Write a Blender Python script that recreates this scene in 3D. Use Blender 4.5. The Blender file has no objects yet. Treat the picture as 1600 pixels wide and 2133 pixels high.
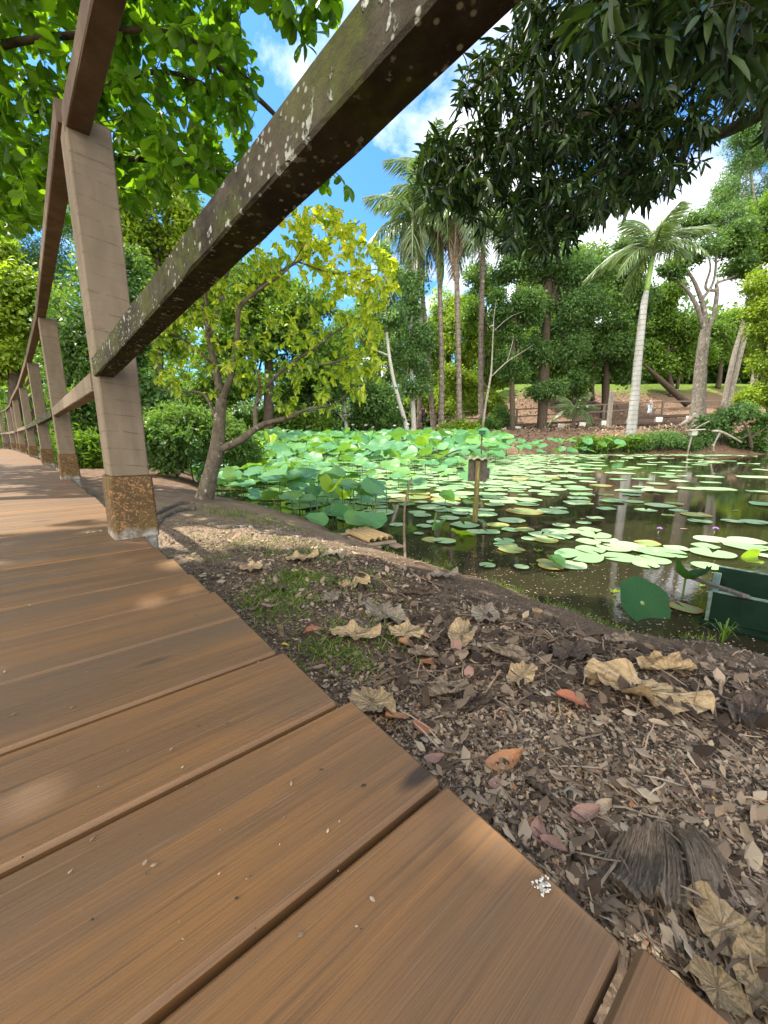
import bpy, math, random
import numpy as np
from mathutils import Vector
RNG = np.random.default_rng(11); random.seed(5)
sc = bpy.context.scene
COL = sc.collection
rad = math.radians
# ------------------------------------------------------------------ camera, sky, sun, exposure
FPX = 810.0; PITCH = rad(10.56); CAMZ = 0.30
SUN_EL, SUN_AZ = rad(66), rad(-72)          # azimuth measured from +Y towards +X
cam = bpy.data.cameras.new("camera"); camo = bpy.data.objects.new("camera", cam); COL.objects.link(camo)
camo.location = (0, 0, CAMZ); camo.rotation_euler = (math.pi/2 - PITCH, 0, 0)
cam.sensor_fit = 'HORIZONTAL'; cam.sensor_width = 36.0; cam.lens = FPX/1600*36.0
cam.clip_start = 0.02; cam.clip_end = 2000
sc.camera = camo
sc.view_settings.view_transform = 'Standard'; sc.view_settings.look = 'None'
sc.view_settings.exposure = 1.72; sc.view_settings.gamma = 1.0; sc.view_settings.use_curve_mapping = False
sc.render.engine = 'CYCLES'
sc.cycles.max_bounces = 8; sc.cycles.diffuse_bounces = 4; sc.cycles.glossy_bounces = 3
sc.cycles.transmission_bounces = 4; sc.cycles.caustics_reflective = False; sc.cycles.caustics_refractive = False
sc.cycles.sample_clamp_indirect = 6.0; sc.cycles.use_denoising = True

class NT:
    """small node-tree helper"""
    def __init__(s, tree): s.t = tree
    def new(s, typ, ins=None, **kw):
        n = s.t.nodes.new(typ)
        for k, v in kw.items(): setattr(n, k, v)
        for k, v in (ins or {}).items(): s.put(n.inputs[k], v)
        return n
    def put(s, sock, v):
        if isinstance(v, bpy.types.NodeSocket): s.t.links.new(v, sock)
        elif isinstance(v, (tuple, list)) and len(v) == 3 and sock.type == 'RGBA': sock.default_value = (*v, 1)
        else: sock.default_value = v
    def coord(s, k='Object'): return s.new('ShaderNodeTexCoord').outputs[k]
    def attr(s, name, out='Color'): return s.new('ShaderNodeAttribute', attribute_name=name).outputs[out]
    def scale(s, v, sx, sy, sz): return s.new('ShaderNodeMapping', {'Vector': v, 'Scale': (sx, sy, sz)}).outputs[0]
    def noise(s, scale, detail=4, rough=.55, vec=None, out='Fac', dist=0.):
        i = {'Scale': scale, 'Detail': detail, 'Roughness': rough, 'Distortion': dist}
        if vec is not None: i['Vector'] = vec
        return s.new('ShaderNodeTexNoise', i).outputs[out]
    def voro(s, scale, vec=None, out='Distance', feat='F1', rnd=1.):
        i = {'Scale': scale, 'Randomness': rnd}
        if vec is not None: i['Vector'] = vec
        return s.new('ShaderNodeTexVoronoi', i, feature=feat).outputs[out]
    def ramp(s, fac, stops, interp='LINEAR'):
        n = s.new('ShaderNodeValToRGB', {'Fac': fac}); cr = n.color_ramp; cr.interpolation = interp
        while len(cr.elements) < len(stops): cr.elements.new(.5)
        for e, (p, c) in zip(cr.elements, stops):
            e.position = p; e.color = (c, c, c, 1) if isinstance(c, (int, float)) else (*c, 1)
        return n.outputs[0]
    def mix(s, fac, a, b, mode='MIX'):
        n = s.new('ShaderNodeMix', data_type='RGBA', blend_type=mode)
        s.put(n.inputs[0], fac); s.put(n.inputs[6], a); s.put(n.inputs[7], b); return n.outputs[2]
    def math(s, op, a, b=0., clamp=False):
        n = s.new('ShaderNodeMath', operation=op, use_clamp=clamp); s.put(n.inputs[0], a); s.put(n.inputs[1], b); return n.outputs[0]
    def sep(s, v): return s.new('ShaderNodeSeparateXYZ', {0: v}).outputs
    def comb(s, x, y, z): return s.new('ShaderNodeCombineXYZ', {0: x, 1: y, 2: z}).outputs[0]
    def bump(s, h, strength=.5, dist=.01): return s.new('ShaderNodeBump', {'Height': h, 'Strength': strength, 'Distance': dist}).outputs[0]

w = bpy.data.worlds.new("World"); sc.world = w; w.use_nodes = True
t = NT(w.node_tree); w.node_tree.nodes.clear()
sky = t.new('ShaderNodeTexSky', sky_type='NISHITA', sun_disc=False)
sky.sun_elevation = SUN_EL; sky.sun_rotation = SUN_AZ; sky.air_density = 1.0; sky.dust_density = .6; sky.ozone_density = 2.5
dv = t.coord('Generated'); X, Y_, Z_ = t.sep(dv)
zz = t.math('ADD', t.math('MAXIMUM', Z_, 0.0), .22)
cv = t.comb(t.math('DIVIDE', X, zz), t.math('DIVIDE', Y_, zz), 5.1)
n1 = t.noise(1.25, 8, .60, cv, dist=.35); n2 = t.noise(.55, 3, .5, t.scale(cv, 1, 1, 5.0))
m = t.ramp(t.math('ADD', t.math('MULTIPLY', n1, .7), t.math('MULTIPLY', n2, .4)), [(.548, 0.), (.615, 1.)])
up = t.ramp(Z_, [(0., .5), (.06, 0.)])      # whitish low cloud bank near the horizon
m2 = t.math('MAXIMUM', m, up)
cloudc = t.ramp(t.noise(2.6, 5, .6, cv), [(.3, (4.6, 4.9, 5.4)), (.7, (6.6, 6.7, 6.8))])
skyc = t.mix(1.0, sky.outputs[0], (.42, .78, 1.06), 'MULTIPLY')
bank = t.ramp(t.math('ADD', t.math('SUBTRACT', t.math('MULTIPLY', X, -.35), Y_), t.math('MULTIPLY', t.noise(2.2, 4, .55, dv), .35)), [(.22, 0.), (.62, 1.)])   # unseen bright cloud added behind the view to light the near scene
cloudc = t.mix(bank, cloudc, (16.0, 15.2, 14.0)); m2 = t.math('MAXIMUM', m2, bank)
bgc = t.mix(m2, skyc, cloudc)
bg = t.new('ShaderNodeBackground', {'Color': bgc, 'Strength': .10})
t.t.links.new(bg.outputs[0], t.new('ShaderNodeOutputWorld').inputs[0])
sl = bpy.data.lights.new("sun", 'SUN'); sl.energy = 3.0; sl.angle = rad(.55); sl.color = (1, .93, .80)
so = bpy.data.objects.new("sun", sl); COL.objects.link(so)
sdir = Vector((math.sin(SUN_AZ)*math.cos(SUN_EL), math.cos(SUN_AZ)*math.cos(SUN_EL), math.sin(SUN_EL)))
so.rotation_euler = sdir.to_track_quat('Z', 'Y').to_euler()

# ------------------------------------------------------------------ where things stand (reconstructed from the view)
SP, CP = math.sin(PITCH), math.cos(PITCH)
def ray(px, py):
    u = (px-800)/FPX; v = (1066.5-py)/FPX
    return np.array([u, CP+v*SP, -SP+v*CP])
def at(px, py, Y): d = ray(px, py); return np.array([0, 0, CAMZ]) + d*(Y/d[1])
def atz(px, py, z): d = ray(px, py); return np.array([0, 0, CAMZ]) + d*((z-CAMZ)/d[2])
def ss(a, b, x): k = np.clip((x-a)/(b-a), 0, 1); return k*k*(3-2*k)
WATER = -.40
near_px = [(395, 985), (440, 1032), (480, 1046), (560, 1062), (640, 1084), (700, 1112), (760, 1138), (820, 1155), (880, 1176),
           (950, 1196), (1020, 1217), (1100, 1247), (1180, 1277), (1250, 1302), (1330, 1322), (1400, 1332), (1470, 1338), (1600, 1372)]
POND = [tuple(atz(x, y, WATER)[:2]) for x, y in near_px] + [(1.7, .80), (2.6, .45), (5, .1), (9, 0), (15, 2), (20, 6), (24, 12), (25, 17), (21, 18.6),
        (16, 19.0), (12, 19.3), (8, 19.8), (4, 20.6), (0, 21.2), (-4, 20.6), (-7.5, 18.5), (-8.8, 15.5), (-7.4, 12), (-5.6, 9.6)]
PA = np.array(POND)
def pond_dist(x, y):
    """signed distance to the shore: positive on land"""
    p = np.stack([np.ravel(x), np.ravel(y)], 1).astype(float); best = np.full(len(p), 1e9); ins = np.zeros(len(p), bool)
    for i in range(len(PA)):
        a, b = PA[i], PA[(i+1) % len(PA)]; e = b-a; q = p-a
        k = np.clip((q@e)/(e@e), 0, 1); dd = q-k[:, None]*e
        best = np.minimum(best, (dd*dd).sum(1))
        c = (a[1] > p[:, 1]) != (b[1] > p[:, 1])
        if abs(e[1]) > 1e-12: ins ^= c & (p[:, 0] < a[0]+(p[:, 1]-a[1])/e[1]*e[0])
    r = np.sqrt(best); return np.where(ins, -r, r).reshape(np.shape(x))
def lump(x, y):
    return (np.sin(x*7.1+1.3*np.sin(y*4.3))*np.sin(y*6.7+.9*np.sin(x*5.1))*.5 + np.sin(x*17.3+y*9.1)*np.sin(y*15.7-x*6.3)*.22)
def gz(x, y):
    x = np.asarray(x, float); y = np.asarray(y, float); d = pond_dist(x, y)
    d = d + lump(x*1.6, y*1.6)*.05*(1-ss(5, 9, y))
    near = -.40 + .275*(1-np.exp(-np.maximum(d, 0)/.5))
    side = .06 + .94*ss(3, 15, x)
    far = -.40 + 1.15*ss(0, 2.3, d) + side*(.058*np.clip(y-21, 0, 9) + .06*np.clip(y-30, 0, 2.5) + .465*np.clip(y-32.5, 0, 10) + .05*np.clip(y-42, 0, 60))
    wf = ss(11, 17, y)*ss(-9, -5, x)
    z = near*(1-wf) + far*wf
    z = z + lump(x, y)*.016*ss(.02, .5, d)*(1-ss(5, 9, y)) + lump(x*.17, y*.17)*.12*ss(1, 4, d)*ss(8, 14, y)
    return np.where(d < 0, np.maximum(-.40+d*.55, -1.3), z)
def atg(px, py, lift=0.):
    d = ray(px, py); ts = np.linspace(.2, 60, 6000) if py < 1000 else np.linspace(.1, 8, 6000)
    P = np.array([0, 0, CAMZ])+ts[:, None]*d
    k = np.argmax(P[:, 2] < gz(P[:, 0], P[:, 1])); p = P[k].copy(); p[2] += lift; return p
def depth_of(p): return p[1]*CP-(p[2]-CAMZ)*SP

# ------------------------------------------------------------------ mesh helpers
def mesh(name, V, faces, attr=None, smooth=False, mats=(), midx=None):
    """V (n,3); faces: list of int arrays (each (k,3) or (k,4) or ragged list); attr: {'leaf': (n,4)}"""
    me = bpy.data.meshes.new(name); V = np.asarray(V, np.float32)
    loops, sizes = [], []
    for f in faces:
        if isinstance(f, np.ndarray):
            if len(f) == 0: continue
            loops.append(f.ravel()); sizes.append(np.full(len(f), f.shape[1]))
        else:
            loops.append(np.array(f)); sizes.append(np.array([len(f)]))
    L = np.concatenate(loops).astype(np.int32); S = np.concatenate(sizes).astype(np.int32)
    me.vertices.add(len(V)); me.vertices.foreach_set("co", V.ravel())
    me.loops.add(len(L)); me.loops.foreach_set("vertex_index", L)
    me.polygons.add(len(S)); st = np.zeros(len(S), np.int32); st[1:] = np.cumsum(S)[:-1]
    me.polygons.foreach_set("loop_start", st); me.polygons.foreach_set("loop_total", S)
    me.polygons.foreach_set("use_smooth", np.full(len(S), bool(smooth)))
    for k, a in (attr or {}).items():
        at_ = me.attributes.new(k, 'FLOAT_COLOR', 'POINT'); at_.data.foreach_set("color", np.asarray(a, np.float32).ravel())
    for m_ in (mats if isinstance(mats, (list, tuple)) else [mats]): me.materials.append(m_)
    if midx is not None: me.polygons.foreach_set("material_index", np.asarray(midx, np.int32))
    me.update(); me.validate(); return me
def tag(o, label=None, cat=None, group=None, kind=None):
    for k, v in (('label', label), ('category', cat), ('group', group), ('kind', kind)):
        if v: o[k] = v
    return o
def link(name, me, parent=None, loc=None, rot=None, scale=None):
    o = bpy.data.objects.new(name, me); COL.objects.link(o)
    if parent: o.parent = parent
    if loc is not None: o.location = loc
    if rot is not None: o.rotation_euler = rot
    if scale is not None: o.scale = scale if hasattr(scale, '__len__') else (scale,)*3
    return o
def empty(name, loc=(0, 0, 0), rz=0): return link(name, None, None, loc, (0, 0, rz))
class MB:
    """collects primitives into one mesh"""
    def __init__(s): s.V = []; s.F = []; s.A = []; s.n = 0
    def add(s, V, F, A=None):
        V = np.asarray(V, float); s.V.append(V)
        for f in F: s.F.append(np.asarray(f)+s.n if isinstance(f, np.ndarray) else [i+s.n for i in f])
        s.A.append(np.tile([.5, 0, 0, .5], (len(V), 1)) if A is None else np.asarray(A, float)); s.n += len(V)
    def box(s, c, ax, ay, az, bev=0., A=None):
        """c centre; ax, ay, az half-extent vectors; bevelled by bev metres"""
        c, ax, ay, az = (np.asarray(v, float) for v in (c, ax, ay, az))
        if bev <= 0:
            V = [c+i*ax+j*ay+k*az for k in (-1, 1) for j in (-1, 1) for i in (-1, 1)]
            F = np.array([[0, 2, 3, 1], [4, 5, 7, 6], [0, 1, 5, 4], [2, 6, 7, 3], [0, 4, 6, 2], [1, 3, 7, 5]])
            s.add(V, [F], A if A is None else np.tile(A, (8, 1))); return
        L = [np.linalg.norm(v) for v in (ax, ay, az)]; q = [1-min(bev/l, .45) for l in L]; V = []; idx = {}
        for k in (-1, 1):
            for j in (-1, 1):
                for i in (-1, 1):
                    for m_ in range(3):
                        f = [q[0]*i, q[1]*j, q[2]*k]; f[m_] = (i, j, k)[m_]
                        idx[i, j, k, m_] = len(V); V.append(c+f[0]*ax+f[1]*ay+f[2]*az)
        F = []; I = lambda i, j, k, m_: idx[i, j, k, m_]
        for sgn in (-1, 1):
            F.append([I(sgn, a, b, 0) for a, b in ((-1, -1), (1, -1), (1, 1), (-1, 1))][::sgn])
            F.append([I(a, sgn, b, 1) for a, b in ((-1, -1), (-1, 1), (1, 1), (1, -1))][::sgn])
            F.append([I(a, b, sgn, 2) for a, b in ((-1, -1), (1, -1), (1, 1), (-1, 1))][::sgn])
        for a in (-1, 1):
            for b in (-1, 1):
                F.append([I(a, b, -1, 0), I(a, b, 1, 0), I(a, b, 1, 1), I(a, b, -1, 1)][::a*b])
                F.append([I(a, -1, b, 0), I(a, -1, b, 2), I(a, 1, b, 2), I(a, 1, b, 0)][::a*b])
                F.append([I(-1, a, b, 1), I(1, a, b, 1), I(1, a, b, 2), I(-1, a, b, 2)][::a*b])
        for i in (-1, 1):
            for j in (-1, 1):
                for k in (-1, 1): F.append([I(i, j, k, 0), I(i, j, k, 1), I(i, j, k, 2)][::i*j*k])
        s.add(V, F, A if A is None else np.tile(A, (len(V), 1)))
    def tube(s, pts, rr, seg=8, cap=True, wob=0., tint=.5):
        pts = np.asarray(pts, float); n = len(pts); rr = np.broadcast_to(np.asarray(rr, float), (n,))
        T = np.gradient(pts, axis=0); T /= np.linalg.norm(T, axis=1)[:, None]+1e-12
        up = np.array([0, 0, 1.]) if abs(T[0, 2]) < .9 else np.array([1., 0, 0])
        a0 = np.cross(up, T[0]); a0 /= np.linalg.norm(a0); th = np.arange(seg)*2*np.pi/seg; V = []; A = []; ln = 0
        ph = RNG.uniform(0, 6.28, 3)
        for i in range(n):
            a0 = a0-T[i]*(a0@T[i]); a0 /= np.linalg.norm(a0); b0 = np.cross(T[i], a0)
            if i: ln += np.linalg.norm(pts[i]-pts[i-1])
            r = rr[i]*(1+wob*(np.sin(3*th+ph[0]+ln*3/max(rr[0], .01)*.15)+.6*np.sin(2*th+ph[1]-ln*.2/max(rr[0], .01))))
            V.append(pts[i]+r[:, None]*(np.cos(th)[:, None]*a0+np.sin(th)[:, None]*b0))
            A.append(np.stack([np.full(seg, tint), np.full(seg, ln), th/6.2832, np.full(seg, rr[i])], 1))
        V = np.concatenate(V); A = np.concatenate(A); k = np.arange(seg); F = []
        for i in range(n-1):
            a = i*seg; F.append(np.stack([a+k, a+(k+1) % seg, a+seg+(k+1) % seg, a+seg+k], 1))
        F = [np.concatenate(F)]
        if cap: F += [list(range(seg))[::-1], list(range((n-1)*seg, n*seg))]
        s.add(V, F, A)
    def build(s, name, mat, parent=None, smooth=True, loc=None, rot=None):
        return link(name, s.mesh(name, mat, smooth), parent, loc, rot)
    def mesh(s, name, mat, smooth=True):
        return mesh(name, np.concatenate(s.V), s.F, {'leaf': np.concatenate(s.A)}, smooth, mat)
def smooth_line(pts, n=24):
    """Catmull-Rom through the points"""
    P = np.asarray(pts, float)
    if len(P) == 2: k = np.linspace(0, 1, max(2, n//3))[:, None]; return P[0]*(1-k)+P[1]*k
    Q = np.vstack([2*P[0]-P[1], P, 2*P[-1]-P[-2]]); out = []; m_ = max(2, n//(len(P)-1))
    for i in range(len(P)-1):
        a, b, c, d = Q[i:i+4]; u = np.linspace(0, 1, m_, endpoint=False)[:, None]
        out.append(.5*(2*b+(c-a)*u+(2*a-5*b+4*c-d)*u*u+(3*b-a-3*c+d)*u**3))
    return np.vstack(out+[P[-1:]])
def unit(v): v = np.asarray(v, float); return v/(np.linalg.norm(v, axis=-1, keepdims=True)+1e-12)

# leaf templates: (u along, v across, w up), quads; u in 0..1
def leaf_tmpl(widths, ts, droop=.15, fold=.12, tri=False):
    V = []; F = []
    for t_, w_ in zip(ts, widths):
        z = -droop*t_*t_
        V += [(t_, w_, z+fold*w_), (t_, 0, z), (t_, -w_, z+fold*w_)]
    for i in range(len(ts)-1):
        a = 3*i; F += [[a, a+1, a+4, a+3], [a+1, a+2, a+5, a+4]]
    return np.array(V, float), np.array(F)
L_OVAL = leaf_tmpl([.015, .16, .27, .23, .01], [0, .25, .58, .85, 1.0], .22, .25)
L_NARROW = leaf_tmpl([.012, .075, .105, .075, .005], [0, .2, .5, .8, 1.0], .28, .3)
L_HEART = leaf_tmpl([.02, .40, .38, .2, .005], [0, .18, .45, .78, 1.0], .28, .3)
L_FAR = (np.array([(0, 0, 0), (.5, .30, .06), (1, 0, -.12), (.5, -.30, .06)]), np.array([[0, 1, 2, 3]]))
L_FARN = (np.array([(0, 0, 0), (.5, .14, .03), (1, 0, -.2), (.5, -.14, .03)]), np.array([[0, 1, 2, 3]]))
def leaves(O, A, Nn, S, tmpl, tint=None):
    """leaf-shaped faces at O along A with normal Nn, length S -> V, F, attr(tint, u, v, rnd)"""
    TV, TF = tmpl; n = len(O); k = len(TV); A = unit(A); B = unit(np.cross(Nn, A)); Nn = np.cross(A, B)
    S = np.broadcast_to(S, (n,))[:, None, None]
    V = O[:, None, :]+S*(TV[None, :, 0:1]*A[:, None]+TV[None, :, 1:2]*B[:, None]+TV[None, :, 2:3]*Nn[:, None])
    F = (TF[None]+(np.arange(n)*k)[:, None, None]).reshape(-1, TF.shape[1])
    ti = RNG.random(n) if tint is None else tint
    at_ = np.zeros((n, k, 4)); at_[:, :, 0] = np.asarray(ti)[:, None]; at_[:, :, 1] = TV[None, :, 0]; at_[:, :, 2] = TV[None, :, 1]+.5; at_[:, :, 3] = RNG.random(n)[:, None]
    return V.reshape(-1, 3), F, at_.reshape(-1, 4)
def rdir(n): return unit(RNG.normal(size=(n, 3)))
# ------------------------------------------------------------------ materials
def material(name):
    m = bpy.data.materials.new(name); m.use_nodes = True; m.node_tree.nodes.clear()
    t = NT(m.node_tree); return m, t
def finish(t, **ins):
    b = t.new('ShaderNodeBsdfPrincipled', ins); t.t.links.new(b.outputs[0], t.new('ShaderNodeOutputMaterial').inputs[0]); return b
def leaf_mat(name, stops, trans=.4, rough=.42, tcol=None, vein=None, spec=.35):
    m, t = material(name); a = t.attr('leaf'); r, g, b = t.new('ShaderNodeSeparateColor', {0: a}).outputs
    c = t.ramp(r, stops)
    if vein:
        pat = t.math('ABSOLUTE', t.math('SUBTRACT', b, .5))            # distance from the midrib
        near = t.ramp(t.math('SUBTRACT', pat, t.math('MULTIPLY', t.math('SINE', t.math('MULTIPLY', t.math('SUBTRACT', g, t.math('MULTIPLY', pat, .8)), 42.)), .06)), [(.02, 1.), (vein[1], 0.)])
        c = t.mix(t.math('MULTIPLY', near, t.ramp(r, vein[2])), c, vein[0])
    c = t.mix(t.math('MULTIPLY', t.noise(9., 3, .6, t.coord('Object')), .35), c, t.mix(1., c, (.55, .6, .5), 'MULTIPLY'))
    p = t.new('ShaderNodeBsdfPrincipled', {'Base Color': c, 'Roughness': rough, 'Specular IOR Level': spec})
    tr = t.new('ShaderNodeBsdfTranslucent', {'Color': t.mix(1., c, tcol or (2.2, 2.1, .9), 'MULTIPLY')})
    mx = t.new('ShaderNodeMixShader', {0: trans, 1: p.outputs[0], 2: tr.outputs[0]})
    t.t.links.new(mx.outputs[0], t.new('ShaderNodeOutputMaterial').inputs[0]); return m
def bark_mat(name, dark, light, patch=None, scale=6., zs=.35, amount=.5, rings=0):
    m, t = material(name); co = t.coord('Object'); v = t.scale(co, 1, 1, zs)
    n = t.noise(scale*3, 8, .7, v); c = t.ramp(n, [(.32, dark), (.68, light)])
    if patch: c = t.mix(t.ramp(t.noise(scale*1.6, 6, .65, co), [(amount, 0.), (amount+.07, 1.)]), c, patch)
    h = n
    if rings:
        z = t.sep(t.attr('leaf', 'Vector'))[1]; ln = t.math('ADD', z, t.math('MULTIPLY', t.noise(2., 2, .5, co), .05))
        rg = t.ramp(t.math('FRACT', t.math('MULTIPLY', ln, rings)), [(.0, 0.), (.05, 0.), (.16, 1.), (1., 1.)])
        c = t.mix(t.math('MULTIPLY', t.math('SUBTRACT', 1., rg), .62), c, dark); h = t.math('ADD', n, rg)
    finish(t, **{'Base Color': c, 'Roughness': .9, 'Specular IOR Level': .15, 'Normal': t.bump(h, .7, .02)}); return m
def plain_mat(name, a, b=None, scale=20., rough=.7, bump=.3, vs=(1, 1, 1), spec=.3, **kw):
    m, t = material(name); co = t.scale(t.coord('Object'), *vs); n = t.noise(scale, 6, .62, co)
    c = t.ramp(n, [(.3, a), (.7, b or a)])
    finish(t, **{'Base Color': c, 'Roughness': rough, 'Specular IOR Level': spec, 'Normal': t.bump(n, bump, .01), **kw}); return m

M = {}
# deck planks: attribute leaf = (plank random, along, across, random)
m, t = material('composite_plank'); a = t.attr('leaf', 'Vector'); r_, al, ac = t.sep(a); rnd = t.attr('leaf', 'Alpha')
off = t.math('MULTIPLY', r_, 37.)
v1 = t.comb(t.math('ADD', t.math('MULTIPLY', al, 1.5), off), t.math('MULTIPLY', ac, 30.), off)
v2 = t.comb(t.math('ADD', t.math('MULTIPLY', al, 3.), off), t.math('MULTIPLY', ac, 150.), off)
v3 = t.comb(t.math('ADD', t.math('MULTIPLY', al, .9), off), t.math('MULTIPLY', ac, 11.), off)
v4 = t.comb(t.math('ADD', t.math('MULTIPLY', al, 7.), off), t.math('MULTIPLY', ac, 520.), off); fine2 = t.noise(1., 3, .65, v4)
broad = t.noise(1., 4, .5, v3, dist=.6); mid = t.noise(1., 5, .6, v1, dist=1.2); fine = t.noise(1.2, 3, .6, v2)
c = t.ramp(broad, [(.30, (.098, .054, .025)), (.48, (.158, .083, .034)), (.62, (.22, .105, .034)), (.74, (.30, .135, .034))])
c = t.mix(t.ramp(mid, [(.40, .0), (.63, .55)]), c, (.080, .050, .028))
c = t.mix(t.ramp(fine, [(.58, 0.), (.70, .55)]), c, (.042, .026, .016))
c = t.mix(t.ramp(fine2, [(.52, 0.), (.72, .38)]), c, (.052, .032, .018)); c = t.mix(t.ramp(fine2, [(.28, .35), (.42, 0.)]), c, (.27, .165, .09))
c = t.mix(t.ramp(t.noise(1., 2, .5, t.comb(t.math('MULTIPLY', al, 14.), t.math('MULTIPLY', ac, 190.), off)), [(.70, 0.), (.78, .35)]), c, (.24, .17, .12))
c = t.mix(t.math('MULTIPLY', r_, .30), c, (.17, .090, .038))
c = t.mix(t.ramp(t.noise(1., 4, .6, t.comb(t.math('ADD', t.math('MULTIPLY', al, 2.2), off), t.math('MULTIPLY', ac, 5.), off)), [(.46, 0.), (.66, .65)]), c, (.105, .068, .040))
c = t.mix(t.ramp(t.voro(1., t.comb(t.math('ADD', t.math('MULTIPLY', al, 2.6), off), t.math('MULTIPLY', ac, 9.), off)), [(.055, .9), (.10, 0.)]), c, (.03, .02, .014))
c = t.mix(t.ramp(t.noise(34., 6, .75, t.coord('Object')), [(.66, 0.), (.80, .3)]), c, (.26, .20, .15))
finish(t, **{'Base Color': c, 'Roughness': t.ramp(mid, [(.3, .42), (.7, .62)]), 'Specular IOR Level': .38,
             'Normal': t.bump(t.math('ADD', t.math('ADD', fine, fine2), t.math('MULTIPLY', mid, .6)), .25, .003)}); M['plank'] = m
# sawn timber for the posts and newer rails: leaf = (rnd, along, across...)
m, t = material('sawn_timber'); co = t.coord('Object')
n = t.noise(9., 6, .6, t.scale(co, 1, 1, .35)); saw = t.noise(1., 3, .7, t.scale(co, 14, 14, 420))
gr = t.noise(1., 4, .6, t.scale(co, 90, 90, 5))
c = t.ramp(n, [(.25, (.125, .100, .066)), (.55, (.205, .166, .113)), (.8, (.30, .255, .185))])
c = t.mix(t.ramp(saw, [(.35, .45), (.6, 0.)]), c, (.16, .11, .075))
c = t.mix(t.ramp(gr, [(.62, 0.), (.74, .4)]), c, (.14, .095, .065))
zc = t.math('FRACT', t.math('ADD', t.math('MULTIPLY', t.sep(co)[2], 21.), t.math('ADD', t.math('MULTIPLY', t.noise(4., 3, .6, co), .8), t.math('MULTIPLY', t.sep(co)[0], 2.))))
c = t.mix(t.math('MULTIPLY', t.ramp(zc, [(.0, .75), (.05, .5), (.09, 0.)]), t.ramp(t.noise(30., 3, .6, co), [(.4, 0.), (.6, 1.)])), c, (.06, .042, .03))
c = t.mix(t.ramp(t.noise(1., 5, .65, t.scale(co, 16, 16, 1.6)), [(.5, 0.), (.72, .55)]), c, (.115, .085, .062))
cut = t.ramp(t.noise(1., 2, .4, t.scale(co, 2.5, 2.5, 26)), [(.64, 0.), (.655, .5), (.67, 0.)])
c = t.mix(cut, c, (.11, .075, .05))
finish(t, **{'Base Color': c, 'Roughness': .82, 'Specular IOR Level': .2, 'Normal': t.bump(t.math('ADD', saw, gr), .35, .004)}); M['timber'] = m
m, t = material('rail_timber'); co = t.coord('Object'); al = t.attr('leaf', 'Vector')
n = t.noise(14., 6, .65, co); c = t.ramp(n, [(.3, (.080, .056, .036)), (.7, (.165, .120, .080))])
c = t.mix(t.ramp(t.noise(5., 4, .6, co), [(.5, 0.), (.7, .6)]), c, (.060, .036, .022))
finish(t, **{'Base Color': c, 'Roughness': .85, 'Specular IOR Level': .2, 'Normal': t.bump(n, .4, .006)}); M['rail'] = m
# old near rail: dark weathered wood with moss and pale lichen
m, t = material('mossy_rail'); co = t.coord('Object')
n = t.noise(30., 7, .7, co); c = t.ramp(n, [(.30, (.013, .011, .009)), (.55, (.046, .039, .030)), (.8, (.115, .10, .076))])
moss = t.ramp(t.math('ADD', t.math('MULTIPLY', t.noise(6., 5, .65, co), .7), t.math('MULTIPLY', t.noise(40., 3, .6, co), .3)), [(.46, 0.), (.58, .8)])
c = t.mix(moss, c, t.ramp(t.noise(55., 3, .6, co), [(.3, (.040, .050, .011)), (.7, (.095, .112, .029))]))
wv = t.mix(.35, co, t.noise(18., 3, .5, co, out='Color'))
lich = t.ramp(t.math('ADD', t.noise(52., 4, .55, t.scale(co, 1, 1, .8)), t.math('MULTIPLY', t.noise(90., 3, .6, co), .16)), [(.69, 0.), (.74, .9)])
c = t.mix(lich, c, t.ramp(t.noise(70., 3, .6, co), [(.3, (.30, .32, .27)), (.7, (.50, .52, .45))]))
sp = t.ramp(t.voro(95., co), [(.16, 1.), (.26, 0.)]); spm = t.ramp(t.noise(9., 2, .5, co), [(.46, 0.), (.56, 1.)])
c = t.mix(t.math('MULTIPLY', sp, spm), c, (.40, .41, .35))
rim = t.ramp(t.noise(3.2, 3, .5, co), [(.45, .0), (.7, .45)])
c = t.mix(rim, c, (.10, .085, .056))
finish(t, **{'Base Color': c, 'Roughness': .95, 'Specular IOR Level': .1, 'Normal': t.bump(t.math('ADD', n, lich), .8, .008)}); M['mossy'] = m
# rotted painted block at the foot of the posts
m, t = material('footing_paint'); co = t.coord('Object'); sx, sy, sz = t.sep(co)
n = t.noise(32., 6, .7, co); vo = t.voro(52., t.mix(.22, co, t.noise(20., 3, .5, co, out='Color')))
c = t.ramp(t.math('ADD', vo, t.math('MULTIPLY', n, .55)), [(.30, (.36, .20, .105)), (.50, (.24, .130, .060)), (.66, (.135, .080, .034)), (.9, (.085, .056, .026))])
c = t.mix(t.ramp(t.noise(11., 4, .6, co), [(.52, 0.), (.66, .8)]), c, (.095, .075, .025))
low = t.ramp(t.math('ADD', sz, t.math('MULTIPLY', t.noise(22., 5, .6, co), .09)), [(.045, 1.), (.075, 0.)])
c = t.mix(low, c, t.ramp(n, [(.3, (.06, .055, .045)), (.7, (.42, .39, .33))]))
finish(t, **{'Base Color': c, 'Roughness': .9, 'Specular IOR Level': .2, 'Normal': t.bump(t.math('ADD', n, t.math('MULTIPLY', vo, .25)), .45, .006)}); M['footing'] = m
M['bolt'] = plain_mat('galvanised_bolt', (.45, .45, .46), (.62, .62, .63), 60, .4, .1, Metallic=.8)
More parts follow.
